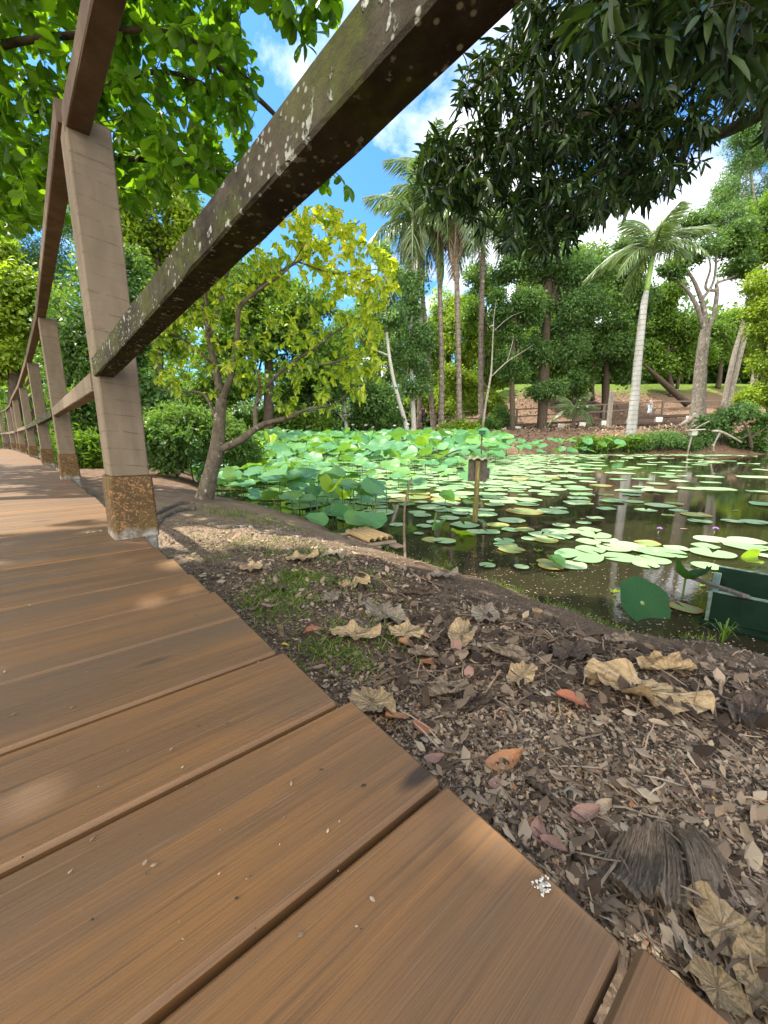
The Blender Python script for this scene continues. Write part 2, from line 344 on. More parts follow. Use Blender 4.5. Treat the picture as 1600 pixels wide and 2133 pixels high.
# ground
m, t = material('leafy_soil'); co = t.coord('Object'); X, Y_, Z_ = t.sep(co)
n = t.noise(55., 8, .7, co); n2 = t.noise(1.7, 6, .6, co); fl = t.voro(210., t.mix(.02, co, t.noise(30., 2, .5, co, out='Color')), out='Color')
fr, fg, fb = t.new('ShaderNodeSeparateColor', {0: fl}).outputs
c = t.ramp(n, [(.28, (.035, .024, .017)), (.5, (.115, .078, .052)), (.72, (.215, .15, .10))])
chip = t.ramp(fr, [(0., (.055, .035, .025)), (.3, (.125, .085, .06)), (.55, (.19, .135, .095)), (.8, (.25, .185, .125)), (1., (.34, .265, .18))])
c = t.mix(t.ramp(fg, [(.35, 0.), (.45, .5)]), c, chip)
wet = t.ramp(t.noise(1.1, 5, .6, co), [(.50, 0.), (.62, .75)])
c = t.mix(t.math('MULTIPLY', wet, t.ramp(Y_, [(0.0, 1.), (.4, 1.)])), c, t.mix(1., c, (.42, .38, .36), 'MULTIPLY'))
sand = t.ramp(t.math('ADD', t.math('SUBTRACT', Y_, t.math('MULTIPLY', X, .55)), t.math('MULTIPLY', n2, 1.2)), [(.0, 0.), (.1, 0.)])
far_ = t.new('ShaderNodeMapRange', {0: t.math('ADD', Y_, t.math('MULTIPLY', n2, 3.)), 1: 3.4, 2: 5.2}).outputs[0]
c = t.mix(far_, c, t.ramp(t.noise(9., 8, .72, co), [(.3, (.10, .062, .042)), (.52, (.19, .122, .080)), (.7, (.31, .22, .15))]))
san = t.new('ShaderNodeMapRange', {0: t.math('ADD', t.math('SUBTRACT', Y_, t.math('MULTIPLY', X, .9)), t.math('MULTIPLY', n2, .8)), 1: 2.1, 2: 3.0}).outputs[0]
c = t.mix(t.math('MULTIPLY', san, t.math('MULTIPLY', t.math('SUBTRACT', 1., far_), .7)), c, t.ramp(t.noise(28., 7, .7, co), [(.3, (.26, .18, .118)), (.7, (.50, .385, .27))]))
mud = t.new('ShaderNodeMapRange', {0: t.math('ADD', Z_, t.math('MULTIPLY', t.noise(14., 5, .6, co), .10)), 1: -.275, 2: -.325}).outputs[0]
c = t.mix(t.math('MULTIPLY', mud, t.math('SUBTRACT', 1., far_)), c, t.mix(1., c, (.30, .27, .25), 'MULTIPLY'))
grs = t.new('ShaderNodeMapRange', {0: t.math('ADD', Y_, t.math('MULTIPLY', n2, 5.)), 1: 41., 2: 44.}).outputs[0]
c = t.mix(grs, c, t.ramp(t.noise(3., 5, .7, co), [(.3, (.07, .115, .018)), (.7, (.16, .23, .035))]))
lf = t.new('ShaderNodeMapRange', {0: t.math('ADD', X, t.math('MULTIPLY', n2, 3.)), 1: -6., 2: -9.}).outputs[0]
c = t.mix(lf, c, (.045, .06, .018))
finish(t, **{'Base Color': c, 'Roughness': .93, 'Specular IOR Level': .15, 'Normal': t.bump(t.math('ADD', n, fr), .8, .012)}); M['ground'] = m
# pond water: murky, mirror-like
m, t = material('pond_water'); co = t.coord('Object')
nb = t.noise(1.6, 3, .5, co); c = t.ramp(nb, [(.3, (.019, .017, .010)), (.7, (.030, .026, .014))])
wv = t.math('ADD', t.math('MULTIPLY', t.noise(9., 2, .5, co), .6), t.math('MULTIPLY', t.noise(38., 2, .5, co), .25))
finish(t, **{'Base Color': c, 'Roughness': .045, 'IOR': 1.33, 'Specular IOR Level': .5, 'Normal': t.bump(wv, .06, .010)}); M['water'] = m
# lotus and lily: leaf = (tint, radius, angle, rnd)
def pad_mat(name, c1, c2, edge=None, under=(.13, .17, .03), trans=.3, veins=.25, blotch=None, rough=.42, spots=0):
    m, t = material(name); a = t.attr('leaf', 'Vector'); ti, rr, th = t.sep(a); co = t.coord('Object')
    oi = t.new('ShaderNodeObjectInfo').outputs['Random']
    n = t.noise(7., 4, .6, co); c = t.ramp(t.math('ADD', t.math('MULTIPLY', oi, .7), t.math('MULTIPLY', n, .3)), [(.15, c1), (.8, c2)])
    rays = t.math('ABSOLUTE', t.math('SUBTRACT', t.math('FRACT', t.math('MULTIPLY', th, 20.)), .5))
    vw = t.ramp(rays, [(.0, 1.), (.09, 0.)])
    c = t.mix(t.math('MULTIPLY', vw, veins), c, t.mix(1., c, (1.7, 1.6, 1.2), 'MULTIPLY'))
    c = t.mix(t.ramp(rr, [(.03, .8), (.10, 0.)]), c, (.30, .36, .16))
    if edge: c = t.mix(t.ramp(t.math('ADD', rr, t.math('MULTIPLY', t.noise(14., 4, .6, co), .35)), [(edge[1], 0.), (min(edge[1]+.18, 1.), 1.)]), c, edge[0])
    if blotch: c = t.mix(t.ramp(t.noise(blotch[1], 4, .6, co), [(.55, 0.), (.66, .9)]), c, blotch[0])
    if spots: c = t.mix(t.ramp(t.noise(19., 3, .6, co), [(.67, 0.), (.70, .85)]), c, (.20, .13, .05))
    bk = t.new('ShaderNodeNewGeometry').outputs['Backfacing']
    c = t.mix(t.math('MULTIPLY', bk, .75), c, under)
    p = t.new('ShaderNodeBsdfPrincipled', {'Base Color': c, 'Roughness': rough, 'Specular IOR Level': .4 if rough < .6 else .12, 'Normal': t.bump(t.math('ADD', vw, n), .15, .004)})
    tr = t.new('ShaderNodeBsdfTranslucent', {'Color': t.mix(1., c, (1.9, 2.0, .7), 'MULTIPLY')})
    t.t.links.new(t.new('ShaderNodeMixShader', {0: trans, 1: p.outputs[0], 2: tr.outputs[0]}).outputs[0], t.new('ShaderNodeOutputMaterial').inputs[0]); return m
M['pad'] = pad_mat('lily_green', (.19, .33, .155), (.36, .49, .265), trans=.08, veins=.2, spots=1)
M['pad_y'] = pad_mat('lily_yellowing', (.22, .33, .12), (.30, .37, .13), edge=((.42, .33, .09), .95), trans=.2)
M['pad_b'] = pad_mat('lily_browning', (.20, .30, .12), (.26, .32, .13), edge=((.36, .22, .07), .85), blotch=((.22, .13, .05), 5.), trans=.15)
M['lotus'] = pad_mat('lotus_green', (.065, .195, .078), (.130, .29, .110), under=(.14, .25, .05), trans=.28, veins=.35)
M['lotus_l'] = pad_mat('lotus_bright', (.115, .265, .075), (.165, .32, .10), under=(.17, .29, .05), trans=.32, veins=.3)
M['lotus_y'] = pad_mat('lotus_lime', (.20, .32, .03), (.28, .39, .04), under=(.30, .42, .04), trans=.5, veins=.3)
M['lotus_d'] = pad_mat('lotus_torn_shaded', (.012, .045, .016), (.020, .065, .024), edge=((.16, .17, .03), 1.0), rough=.75, under=(.05, .13, .015), trans=.12, veins=.4)  # darkened copy of the lotus green, shade by the punt put into its colour
M['stalk'] = plain_mat('lotus_stalk', (.06, .10, .03), (.12, .17, .05), 30, .6)
M['petal'] = plain_mat('lotus_petal', (.82, .74, .72), (.88, .84, .80), 8, .6, .05)
M['petal_p'] = plain_mat('purple_petal', (.45, .20, .62), (.6, .35, .75), 8, .5, .05)
# foliage
G = lambda *s: [(i/(len(s)-1), c) for i, c in enumerate(s)]
M['lf_near'] = leaf_mat('broad_leaf', G((.060, .125, .012), (.095, .19, .016), (.14, .25, .024)), .58, .36, (2.3, 2.3, .6))
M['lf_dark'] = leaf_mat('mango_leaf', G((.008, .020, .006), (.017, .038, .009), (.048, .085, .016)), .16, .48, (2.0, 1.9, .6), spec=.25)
M['lf_yel'] = leaf_mat('variegated_leaf', G((.055, .125, .018), (.10, .20, .022), (.19, .30, .03), (.42, .50, .045), (.66, .62, .08)), .50, .40, (2.1, 2.0, .7),
                       vein=((.66, .68, .10), .20, [(.15, .15), (.6, .75)]))
M['lf_a'] = leaf_mat('green_leaf', G((.060, .125, .018), (.100, .185, .024), (.155, .25, .032)), .42)
M['lf_b'] = leaf_mat('deep_green_leaf', G((.038, .090, .023), (.072, .148, .034), (.125, .21, .045)), .38)
M['lf_c'] = leaf_mat('yellow_green_leaf', G((.11, .185, .018), (.18, .27, .026), (.27, .34, .036)), .45)
M['lf_d'] = leaf_mat('blue_green_leaf', G((.058, .125, .042), (.102, .19, .062), (.16, .265, .088)), .40)
M['lf_e'] = leaf_mat('feathery_leaf', G((.080, .155, .040), (.130, .225, .060), (.19, .29, .09)), .40)
M['lf_palm'] = leaf_mat('palm_leaflet', G((.055, .105, .035), (.105, .165, .060), (.19, .245, .105)), .28, .35, spec=.6)
M['lf_dead'] = leaf_mat('dry_frond', G((.16, .11, .065), (.25, .18, .11), (.33, .25, .16)), .15, .8, (1.2, 1.1, .9))
M['lf_grass'] = leaf_mat('grass_blade', G((.055, .105, .014), (.105, .175, .024), (.21, .235, .06)), .35)
M['litter'] = leaf_mat('leaf_scrap', [(0., (.030, .020, .014)), (.28, (.085, .057, .040)), (.5, (.18, .128, .090)), (.72, (.31, .232, .165)), (.93, (.45, .36, .26)), (1., (.35, .155, .07))], .06, .75, (1., .9, .7), spec=.2)
M['bk_yel'] = bark_mat('lichened_bark', (.060, .048, .034), (.19, .16, .12), (.42, .42, .37), 9., .6, .60)
M['bk_dark'] = bark_mat('dark_bark', (.030, .024, .018), (.105, .082, .058))
M['bk_grey'] = bark_mat('grey_bark', (.13, .115, .095), (.34, .31, .26), (.42, .40, .35), 5., .4, .60)
M['bk_mot'] = bark_mat('mottled_bark', (.075, .062, .050), (.26, .235, .195), (.40, .38, .33), 3.6, .6, .585)
M['bk_pale'] = bark_mat('pale_bark', (.30, .29, .25), (.52, .51, .46))
M['bk_palm'] = bark_mat('royal_palm_trunk', (.22, .215, .20), (.37, .37, .355), None, 1.2, .25, .55, rings=4.2)
M['bk_palmb'] = bark_mat('old_palm_trunk', (.085, .068, .055), (.24, .20, .165), (.40, .37, .32), 3., .5, .60, rings=3.)
M['shaft'] = plain_mat('crownshaft', (.13, .24, .035), (.20, .32, .06), 5, .4, .1)
M['twig'] = plain_mat('dry_twig', (.10, .068, .045), (.22, .155, .105), 60, .85, .5)
M['twig_l'] = plain_mat('tan_stalk', (.24, .16, .10), (.38, .27, .17), 60, .8, .4)
# ------------------------------------------------------------------ ground sheet, water
def graded(lo, f0, f1, hi, fine, grow=1.13):
    g = list(np.arange(f0, f1, fine)); st = fine; x = g[-1]
    while x < hi: st = min(st*grow, 12); x += st; g.append(x)
    st = fine; x = f0; l = []
    while x > lo: st = min(st*grow, 12); x -= st; l.append(x)
    return np.array(l[::-1]+g)
gx = graded(-420, -2.2, 3.0, 420, .028, 1.07); gy = graded(-60, .1, 4.2, 420, .028, 1.07)
XX, YY = np.meshgrid(gx, gy); ZZ = gz(XX, YY); nx, ny = len(gx), len(gy)
V = np.stack([XX, YY, ZZ], -1).reshape(-1, 3); I, J = np.meshgrid(np.arange(nx-1), np.arange(ny-1)); k = (J*nx+I).ravel()
tag(link('ground', mesh('ground', V, [np.stack([k, k+1, k+nx+1, k+nx], 1)], smooth=True, mats=M['ground'])), kind='structure')
tag(link('pond_water', mesh('pond_water', [(-11, -1, WATER), (28, -1, WATER), (28, 23, WATER), (-11, 23, WATER)], [np.array([[0, 1, 2, 3]])], mats=M['water'])), kind='structure')

# ------------------------------------------------------------------ boardwalk deck
def heading(s): return rad(42.0+.28*max(s, 0))
EDGE = {}; p = np.array([.178, .160]); s = 0.; ds = .0149
path_s = [0.]; path_p = [p.copy()]
while s < 40: h = heading(s); p = p+ds*np.array([-math.sin(h), math.cos(h)]); s += ds; path_s.append(s); path_p.append(p.copy())
path_s = np.array(path_s); path_p = np.array(path_p)
def edge(s):
    if s < 0: h = heading(0); return path_p[0]+s*np.array([-math.sin(h), math.cos(h)])
    return np.array([np.interp(s, path_s, path_p[:, 0]), np.interp(s, path_s, path_p[:, 1])])
mb = MB(); SEAM = .149; Ld = 2.3
for k in range(-9, 190):
    sm = .037+SEAM*(k+.5); h = heading(sm); bdir = np.array([math.sin(math.pi/2-h+rad(2.7)), math.cos(math.pi/2-h+rad(2.7))]); nd = np.array([-bdir[1], bdir[0]])
    e = edge(sm)+bdir*random.uniform(-.005, .005); c = e-bdir*Ld/2; gap = .0068 if k < 3 else .005
    mb.box((*c, -.0135+random.uniform(-.0006, .0006)), (*(bdir*Ld/2), 0), (*(nd*(SEAM/2-gap/2)), 0), (0, 0, .0125), .0035)
    Vv = mb.V[-1]; r_ = random.random(); al = (Vv[:, :2]-e)@bdir; ac = (Vv[:, :2]-c)@nd
    mb.A[-1] = np.stack([np.full(len(Vv), r_), al+9, ac+.5, np.full(len(Vv), random.random())], 1)
tag(mb.build('boardwalk_deck', M['plank'], smooth=False), kind='structure')
# joists under the deck edge
mb = MB()
for k in range(0, 60):
    a, b = edge(k*.6-1.2), edge(k*.6-.6); h = heading(k*.6-.9); n_ = np.array([math.cos(h), math.sin(h)])
    for off in (.06, 1.1, 2.0):
        c = (a+b)/2-n_*off; mb.box((*c, -.085), (*((b-a)/2*1.0), 0), (*(n_*.022), 0), (0, 0, .055))
tag(mb.build('boardwalk_joists', M['rail'], smooth=False), kind='structure')

# ------------------------------------------------------------------ railing
h0 = heading(0); T0 = np.array([-math.sin(h0), math.cos(h0)]); N0 = np.array([math.cos(h0), math.sin(h0)])
PC = [(-.818, 1.237), (-2.47, 3.06), (-4.05, 4.72), (-6.12, 6.86), (-8.2, 8.95), (-9.85, 10.65), (-11.6, 12.35), (-13.1, 13.65), (-14.9, 15.1), (-16.8, 16.6)]
PC = [np.array(p) for p in PC]
p0 = PC[0]+np.array([.7071, -.7071])*2.45; PC = [p0]+PC
root = empty('railing', (*PC[1], 0))
tag(root, 'weathered timber railing along the boardwalk edge with square posts, top rail and mossy mid rail', 'railing')
RL = np.array([*PC[1], 0.])
def wbox(name, a, b, wd, ht, mat, wob=0., nseg=1):
    """rail from a to b (world points on the axis), wd horizontal, ht vertical; local origin at a"""
    a, b = np.asarray(a, float), np.asarray(b, float); d = b-a; L = np.linalg.norm(d); d /= L; s_ = unit(np.cross(d, (0, 0, 1))); u_ = np.cross(s_, d)
    mb = MB(); V = []; n = max(2, nseg+1); bv = .10
    ring = [(-1+bv*1.2, -1), (1-bv*1.2, -1), (1, -1+bv), (1, 1-bv), (1-bv*1.2, 1), (-1+bv*1.2, 1), (-1, 1-bv), (-1, -1+bv)]
    for i in range(n):
        q = d*L*i/(n-1)
        for x, y in ring:
            V.append(q+s_*wd/2*(x+random.uniform(-wob, wob))+u_*ht/2*(y+random.uniform(-wob, wob)))
    F = [[8*i+j, 8*i+(j+1) % 8, 8*i+8+(j+1) % 8, 8*i+8+j] for i in range(n-1) for j in range(8)]+[list(range(8))[::-1], list(range(8*n-8, 8*n))]
    o = link(name, mesh(name, V, F, {'leaf': [[.5, 0, 0, .5]]*len(V)}, False, mat), root, a-RL); return o
HEAD = []
for i in range(len(PC)):
    a = PC[max(i-1, 0)]; b = PC[min(i+1, len(PC)-1)]; d = unit(b-a); HEAD.append(math.atan2(-d[0], d[1]))
HEAD[1] = h0; HEAD[0] = rad(45)
for i, p in enumerate(PC):
    mb = MB(); zt = (1.31, 1.125)[i] if i < 2 else 1.16; zb = .19
    mb.box((0, 0, (zt+zb)/2), (.050, 0, 0), (0, .066, 0), (0, 0, (zt-zb)/2), .003)
    # saw checks in the post foot: a thin dark split modelled as a shallow notch strip
    po = mb.build('post', M['timber'], root, False, (*(p-PC[1]), 0), (0, 0, HEAD[i]))
    fb = MB(); n = 6; V = []
    prof = [(-.16, 1.0), (-.01, 1.02), (.0, 1.10), (.03, 1.09), (.09, 1.06), (.16, 1.05), (.1895, 1.03)]
    rg = [(-.9, -1), (-.3, -1.02), (.3, -1), (.9, -1), (1, -.9), (1.01, 0), (1, .9), (.9, 1), (0, 1.02), (-.9, 1), (-1, .9), (-1.02, .1), (-1, -.9)]
    for z, q in prof:
        for x, y in rg: V.append((x*.055*q*(1+random.uniform(-.018, .018)), y*.069*q*(1+random.uniform(-.018, .018)), z))
    k = len(rg); F = [[k*a+j, k*a+(j+1) % k, k*a+k+(j+1) % k, k*a+k+j] for a in range(len(prof)-1) for j in range(k)]+[list(range(k))[::-1], list(range(k*(len(prof)-1), k*len(prof)))]
    link('footing', mesh('footing', V, F, None, False, M['footing']), po)
    if 1 <= i <= 3:
        bb = MB()
        for dz in (.012, -.006): bb.tube([(-.049, -.048, .5+dz), (-.055, -.048, .5+dz)], .0055, 6); bb.tube([(-.055, -.048, .5+dz), (-.059, -.048, .5+dz)], .0032, 6)
        bb.build('bolt', M['bolt'], po, False)
# rails between the posts
ms = np.array([-.812, 1.178, .5015]); md = unit(np.array([.7071, -.7071, .082]))
wbox('mid_rail', ms, ms+md*2.42, .046, .053, M['mossy'], .035, 40)
ts_ = np.array([-.812, 1.190, 1.110]); wbox('top_rail', ts_, ts_+unit(np.array([.7071, -.7071, .066]))*2.42, .050, .055, M['rail'], .03, 24)
for i in range(1, len(PC)-1):
    d = unit(PC[i+1]-PC[i]); n_ = np.array([d[1], -d[0]]); a = PC[i]+d*.071; b = PC[i+1]-d*.071; o_ = -n_*.024
    dark = i in (2, 3, 5)
    wbox('mid_rail', (*(a+o_*1.3), .475 if i == 1 else .50), (*(b+o_*1.3), .50), .046, .056, M['mossy'] if dark else M['timber'], .02, 8)
    wbox('top_rail', (*(PC[i]-n_*.034+d*.0), 1.1885 if i > 1 else 1.1535), (*(PC[i+1]-n_*.034), 1.1885), .052, .055, M['rail'], .015, 8)
# bird droppings on the planks
def splat(name, px, py, sx, sy, rz, label, n=9):
    c = atz(px, py, .0); mb = MB()
    for i in range(n):
        q = np.array([random.gauss(0, .55)*sx, random.gauss(0, .55)*sy, 0]); r = random.uniform(.05, .26)*min(sx, sy)
        th = np.arange(10)*.6283; rr = r*(1+.25*np.sin(th*3+i)+.15*np.sin(5*th)); ex = sx/sy if sx > sy else 1
        V = [(q[0], q[1], 0.0006)]+[(q[0]+x*min(ex, 2.5), q[1]+y, .0005) for k_, (x, y) in enumerate(zip(rr*np.cos(th), rr*np.sin(th)))]+[(q[0]+1.04*x*min(ex, 2.5), q[1]+1.04*y, 0) for x, y in zip(rr*np.cos(th), rr*np.sin(th))]
        V = [(x, y, z+i*.00003) for x, y, z in V]
        F = [[0, 1+j, 1+(j+1) % 10] for j in range(10)]+[[1+j, 11+j, 11+(j+1) % 10, 1+(j+1) % 10] for j in range(10)]
        mb.add(V, F)
    o = mb.build(name, M['white'], None, True, (c[0], c[1], -.0005), (0, 0, rz)); tag(o, label, 'bird dropping')
M['white'] = plain_mat('chalky_white', (.26, .25, .23), (.52, .51, .48), 200, .9, .3)
splat('bird_dropping', 1131, 1847, .0045, .0042, .5, 'small speckled white bird dropping on the near plank beside the bark slab', 70)
splat('bird_dropping', 192, 1108, .045, .010, .85, 'long white smear of bird dropping beside the foot of the nearest railing post', 7)
# ------------------------------------------------------------------ trees
def blobs(ells, Y, nsub, dep=.85, sub=.42):
    """ellipses given in view pixels at distance Y -> list of (centre, sub-centres, sub-radii)"""
    C, S, R_ = [], [], []
    for e in ells:
        cx, cy, rx, ry = e[:4]; yy = Y+(e[4] if len(e) > 4 else 0); c = at(cx, cy, yy); k = depth_of(c)/FPX
        r = np.array([rx*k, max(rx, ry)*k*dep, ry*k]); n = max(3, int(nsub*math.sqrt(rx*ry)/80))
        dd = rdir(n)*RNG.uniform(.45, .75, (n, 1)); dd[0] *= .1
        C.append(np.tile(c, (n, 1))); S.append(c+dd*r); R_.append(np.tile(r*sub, (n, 1))*RNG.uniform(.75, 1.2, (n, 1)))
    return np.concatenate(C), np.concatenate(S), np.concatenate(R_)
def foliage(C, S, R_, n, per, size, tmpl, spread, droop=.3, up=.5, bare=None):
    i = RNG.integers(0, len(S), n); d = rdir(n); d[:, 2] = np.where(d[:, 2] < -.3, d[:, 2]*.5, d[:, 2]); P = S[i]+d*R_[i]*RNG.uniform(.55, 1.0, (n, 1))
    out = unit(unit(P-C[i])*.6+d*.8); j = np.repeat(np.arange(n), per); m_ = len(j)
    clump = RNG.normal(0, .24, n)                                   # sprays differ in age: lighter or darker leaves
    O = P[j]+RNG.normal(size=(m_, 3))*spread; A = unit(out[j]*.8+rdir(m_)*.9+np.array([0, 0, -droop]))
    Nn = unit(out[j]*.5+rdir(m_)*.55+np.array([0, 0, up])); sz = size*RNG.uniform(.6, 1.25, m_)
    return leaves(O, A, Nn, sz, tmpl, np.clip(RNG.beta(2, 2.4, m_)+clump[j], 0, 1)), P
def px_path(path, Y):
    """[(x, y, width px[, dY])] -> points, radii"""
    P, r = [], []
    for q in path:
        p = at(q[0], q[1], Y+(q[3] if len(q) > 3 else 0)); P.append(p); r.append(q[2]/2/FPX*depth_of(p))
    return np.array(P), np.array(r)
def spline_tube(mb, P, r, seg=9, n=20, wob=.06):
    L = smooth_line(P, n); rr = np.interp(np.linspace(0, 1, len(L)), np.linspace(0, 1, len(P)), r); mb.tube(L, rr, seg, True, wob)
def tree(name, label, cat, Y, trunks, ells, n, per, size, tmpl, lmat, bmat, group=None, spread=None, nsub=9, limbs=8, dep=.85, sub=.42, ground=True, droop=.3, extra=(), cmat=None):
    if Y > 12: n = int(n*1.75); size = size*.74
    P0, r0 = px_path(trunks[0], Y); base = P0[0].copy()
    if ground: base[2] = min(gz(base[0], base[1])-.1, base[2])
    root = empty(name, tuple(base)); tag(root, label, cat, group); mb = MB()
    for k, tr in enumerate(trunks):
        P, r = px_path(tr, Y)
        if k == 0 and ground: P = np.vstack([base, P]); r = np.concatenate([[r[0]*1.25], r])
        spline_tube(mb, P, r)
    top, rt = px_path(trunks[0], Y); C, S, R_ = blobs(ells, Y, nsub, dep, sub)
    for q in RNG.permutation(len(S))[:limbs]:
        f = RNG.uniform(.55, 1); a = top[-1]*f+top[max(len(top)-2, 0)]*(1-f) if len(top) > 1 else top[-1]; e = S[q]; mid = a*.5+e*.5+np.array([0, 0, -.12])*np.linalg.norm(e-a)+RNG.normal(size=3)*.06*np.linalg.norm(e-a)
        spline_tube(mb, [a, mid, e, e+(e-mid)*.35], [rt[-1]*.6, rt[-1]*.42, rt[-1]*.22, rt[-1]*.08], 6, 12)
    for (V, r) in extra: spline_tube(mb, V, r, 6, 10)
    mb.V = [v-base for v in mb.V]; mb.build('trunk', bmat, root)
    (V, F, A), P = foliage(C, S, R_, n, per, size, tmpl, spread or size*.9, droop)
    link('crown', mesh('crown', V-base, [F], {'leaf': A}, False, lmat), root)
    return root
BT = 'trees of the woodland around the pond'
tr = lambda *a, **k: tree('tree', *a, **k)
# woodland left of the pond, behind the railing
tr('tall bright green tree at the far bend of the boardwalk beyond the last railing posts', 'tree', 15., [[(30, 915, 26), (35, 700, 22), (45, 600, 16)]],
   [(30, 640, 85, 95), (-40, 700, 90, 120), (60, 740, 60, 60), (-30, 560, 90, 70)], 2600, 7, .24, L_OVAL, M['lf_c'], M['bk_dark'], BT)
tr('dark feathery tree showing blue sky through its crown behind the top rail', 'tree', 24., [[(75, 900, 34), (60, 640, 26), (50, 560, 18)]],
   [(45, 520, 110, 70), (130, 470, 90, 70), (-60, 560, 120, 100), (120, 600, 70, 70), (10, 420, 90, 60)], 2300, 7, .30, L_FARN, M['lf_d'], M['bk_dark'], BT)
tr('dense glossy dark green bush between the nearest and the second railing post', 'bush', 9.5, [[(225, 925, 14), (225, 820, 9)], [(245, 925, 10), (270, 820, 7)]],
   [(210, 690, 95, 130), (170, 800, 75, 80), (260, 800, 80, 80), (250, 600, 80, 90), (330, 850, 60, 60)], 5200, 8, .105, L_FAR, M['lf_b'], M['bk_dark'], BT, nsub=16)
tr('tall light green tree rising behind the nearest railing post', 'tree', 15., [[(335, 905, 18), (330, 650, 14), (325, 480, 8)]],
   [(330, 410, 95, 95), (290, 540, 75, 90), (400, 520, 80, 90), (340, 660, 80, 90), (250, 460, 70, 80), (440, 640, 60, 80)], 3400, 7, .20, L_OVAL, M['lf_c'], M['bk_dark'], BT)
tr('lush bright green tree directly behind the yellow leaved tree', 'tree', 19., [[(560, 890, 22), (560, 760, 18), (555, 640, 10)]],
   [(560, 700, 95, 95), (650, 760, 80, 80), (480, 760, 80, 80), (620, 640, 75, 75), (520, 600, 80, 80), (430, 820, 70, 60)], 3400, 7, .26, L_FAR, M['lf_a'], M['bk_dark'], BT)
tr('low dark green tree with pale bare branches overhanging the far left shore of the pond', 'tree', 21., [[(722, 900, 9), (715, 840, 8), (690, 780, 5)], [(722, 870, 6), (770, 830, 4), (815, 835, 2)], [(722, 880, 6), (690, 850, 4), (650, 860, 2)]],
   [(720, 800, 75, 55), (790, 820, 60, 45), (640, 830, 80, 50), (700, 740, 60, 60), (760, 860, 50, 30), (680, 870, 60, 26)], 2600, 7, .24, L_FAR, M['lf_b'], M['bk_pale'], BT)
tr('slender grey tree leaning beside the old palm trunks, its forked base above the lotus bed', 'tree', 22.5, [[(846, 888, 11), (822, 800, 8), (806, 700, 6), (800, 560, 4), (790, 500, 2)], [(806, 700, 4), (775, 640, 2.5), (752, 640, 1)], [(808, 740, 4), (780, 730, 2), (760, 742, 1)], [(804, 640, 3), (830, 590, 2), (850, 560, 1)]],
   [(806, 590, 35, 40), (830, 660, 45, 50), (775, 630, 32, 45), (795, 530, 18, 25), (770, 700, 40, 50)], 760, 6, .24, L_FAR, M['lf_d'], M['bk_pale'], BT, limbs=6)
tr('thin many branched grey tree standing just left of the row of old palm trunks', 'tree', 23.5, [[(862, 890, 11), (858, 780, 9), (856, 680, 7), (868, 560, 4), (864, 500, 2)], [(857, 690, 5), (830, 640, 3), (815, 610, 1)], [(857, 720, 5), (885, 680, 3), (895, 650, 1)], [(858, 660, 4), (840, 590, 2), (835, 550, 1)], [(862, 610, 4), (890, 570, 2), (898, 540, 1)]],
   [(862, 640, 45, 70), (870, 760, 45, 40), (856, 590, 30, 35), (885, 700, 30, 50), (830, 720, 40, 50), (855, 815, 50, 25)], 1000, 6, .25, L_FAR, M['lf_d'], M['bk_pale'], BT, limbs=6)
# beyond the far shore
tr('sunlit yellow green tree far behind the old palm trunks', 'tree', 42., [[(935, 870, 12), (935, 760, 10), (932, 700, 7)]],
   [(935, 680, 55, 70), (900, 740, 45, 50), (975, 750, 45, 55), (960, 640, 45, 45), (1000, 690, 40, 60), (925, 800, 50, 35)], 2600, 6, .42, L_FAR, M['lf_c'], M['bk_dark'], BT)
tr('tall dark tree with a thick furrowed trunk behind the lotus leaves on the far bank', 'tree', 25.5, [[(1129, 893, 21), (1134, 760, 20), (1140, 640, 16), (1148, 540, 9)], [(1140, 640, 7), (1175, 570, 5), (1200, 540, 2)]],
   [(1140, 560, 80, 60), (1095, 640, 55, 55), (1190, 640, 70, 60), (1100, 740, 50, 45), (1180, 740, 55, 50), (1220, 570, 60, 60), (1060, 560, 50, 55), (1140, 820, 45, 30), (1150, 480, 80, 45)], 3800, 7, .25, L_FAR, M['lf_d'], M['bk_dark'], BT)
tr('slim ivy clad tree left of the thick dark trunk on the far bank', 'tree', 23.5, [[(1068, 905, 11), (1067, 800, 10), (1072, 690, 8), (1078, 600, 5)]],
   [(1068, 700, 30, 60), (1085, 620, 40, 50), (1050, 770, 26, 40), (1085, 780, 30, 35), (1040, 650, 30, 40)], 1200, 7, .22, L_FAR, M['lf_b'], M['bk_dark'], BT)
tr('massive dark green tree filling the slope left of the white palm trunk', 'tree', 34., [[(1262, 840, 16), (1262, 760, 14), (1262, 680, 10)], [(1235, 835, 9), (1232, 780, 7)]],
   [(1250, 700, 80, 80), (1290, 620, 60, 60), (1215, 780, 60, 50), (1290, 760, 45, 60), (1230, 610, 70, 60), (1300, 550, 60, 50), (1330, 620, 40, 60), (1180, 700, 50, 60)], 4200, 7, .34, L_FAR, M['lf_b'], M['bk_dark'], BT)
tr('spreading mid green tree on the slope between the white palm and the grey forked tree', 'tree', 39., [[(1400, 812, 10), (1392, 770, 9), (1390, 700, 7)], [(1410, 810, 7), (1420, 760, 5)]],
   [(1390, 700, 60, 60), (1430, 740, 50, 45), (1375, 640, 55, 50), (1360, 760, 40, 40), (1440, 680, 40, 40)], 3600, 7, .36, L_FAR, M['lf_a'], M['bk_dark'], BT)
tr('bushy green tree on the slope between the forked grey tree and the leaning double trunk', 'tree', 41., [[(1500, 780, 8), (1500, 740, 7), (1500, 700, 5)]],
   [(1500, 720, 50, 45), (1530, 670, 50, 40), (1480, 690, 40, 45), (1555, 730, 40, 40)], 2300, 7, .36, L_FAR, M['lf_a'], M['bk_dark'], BT)
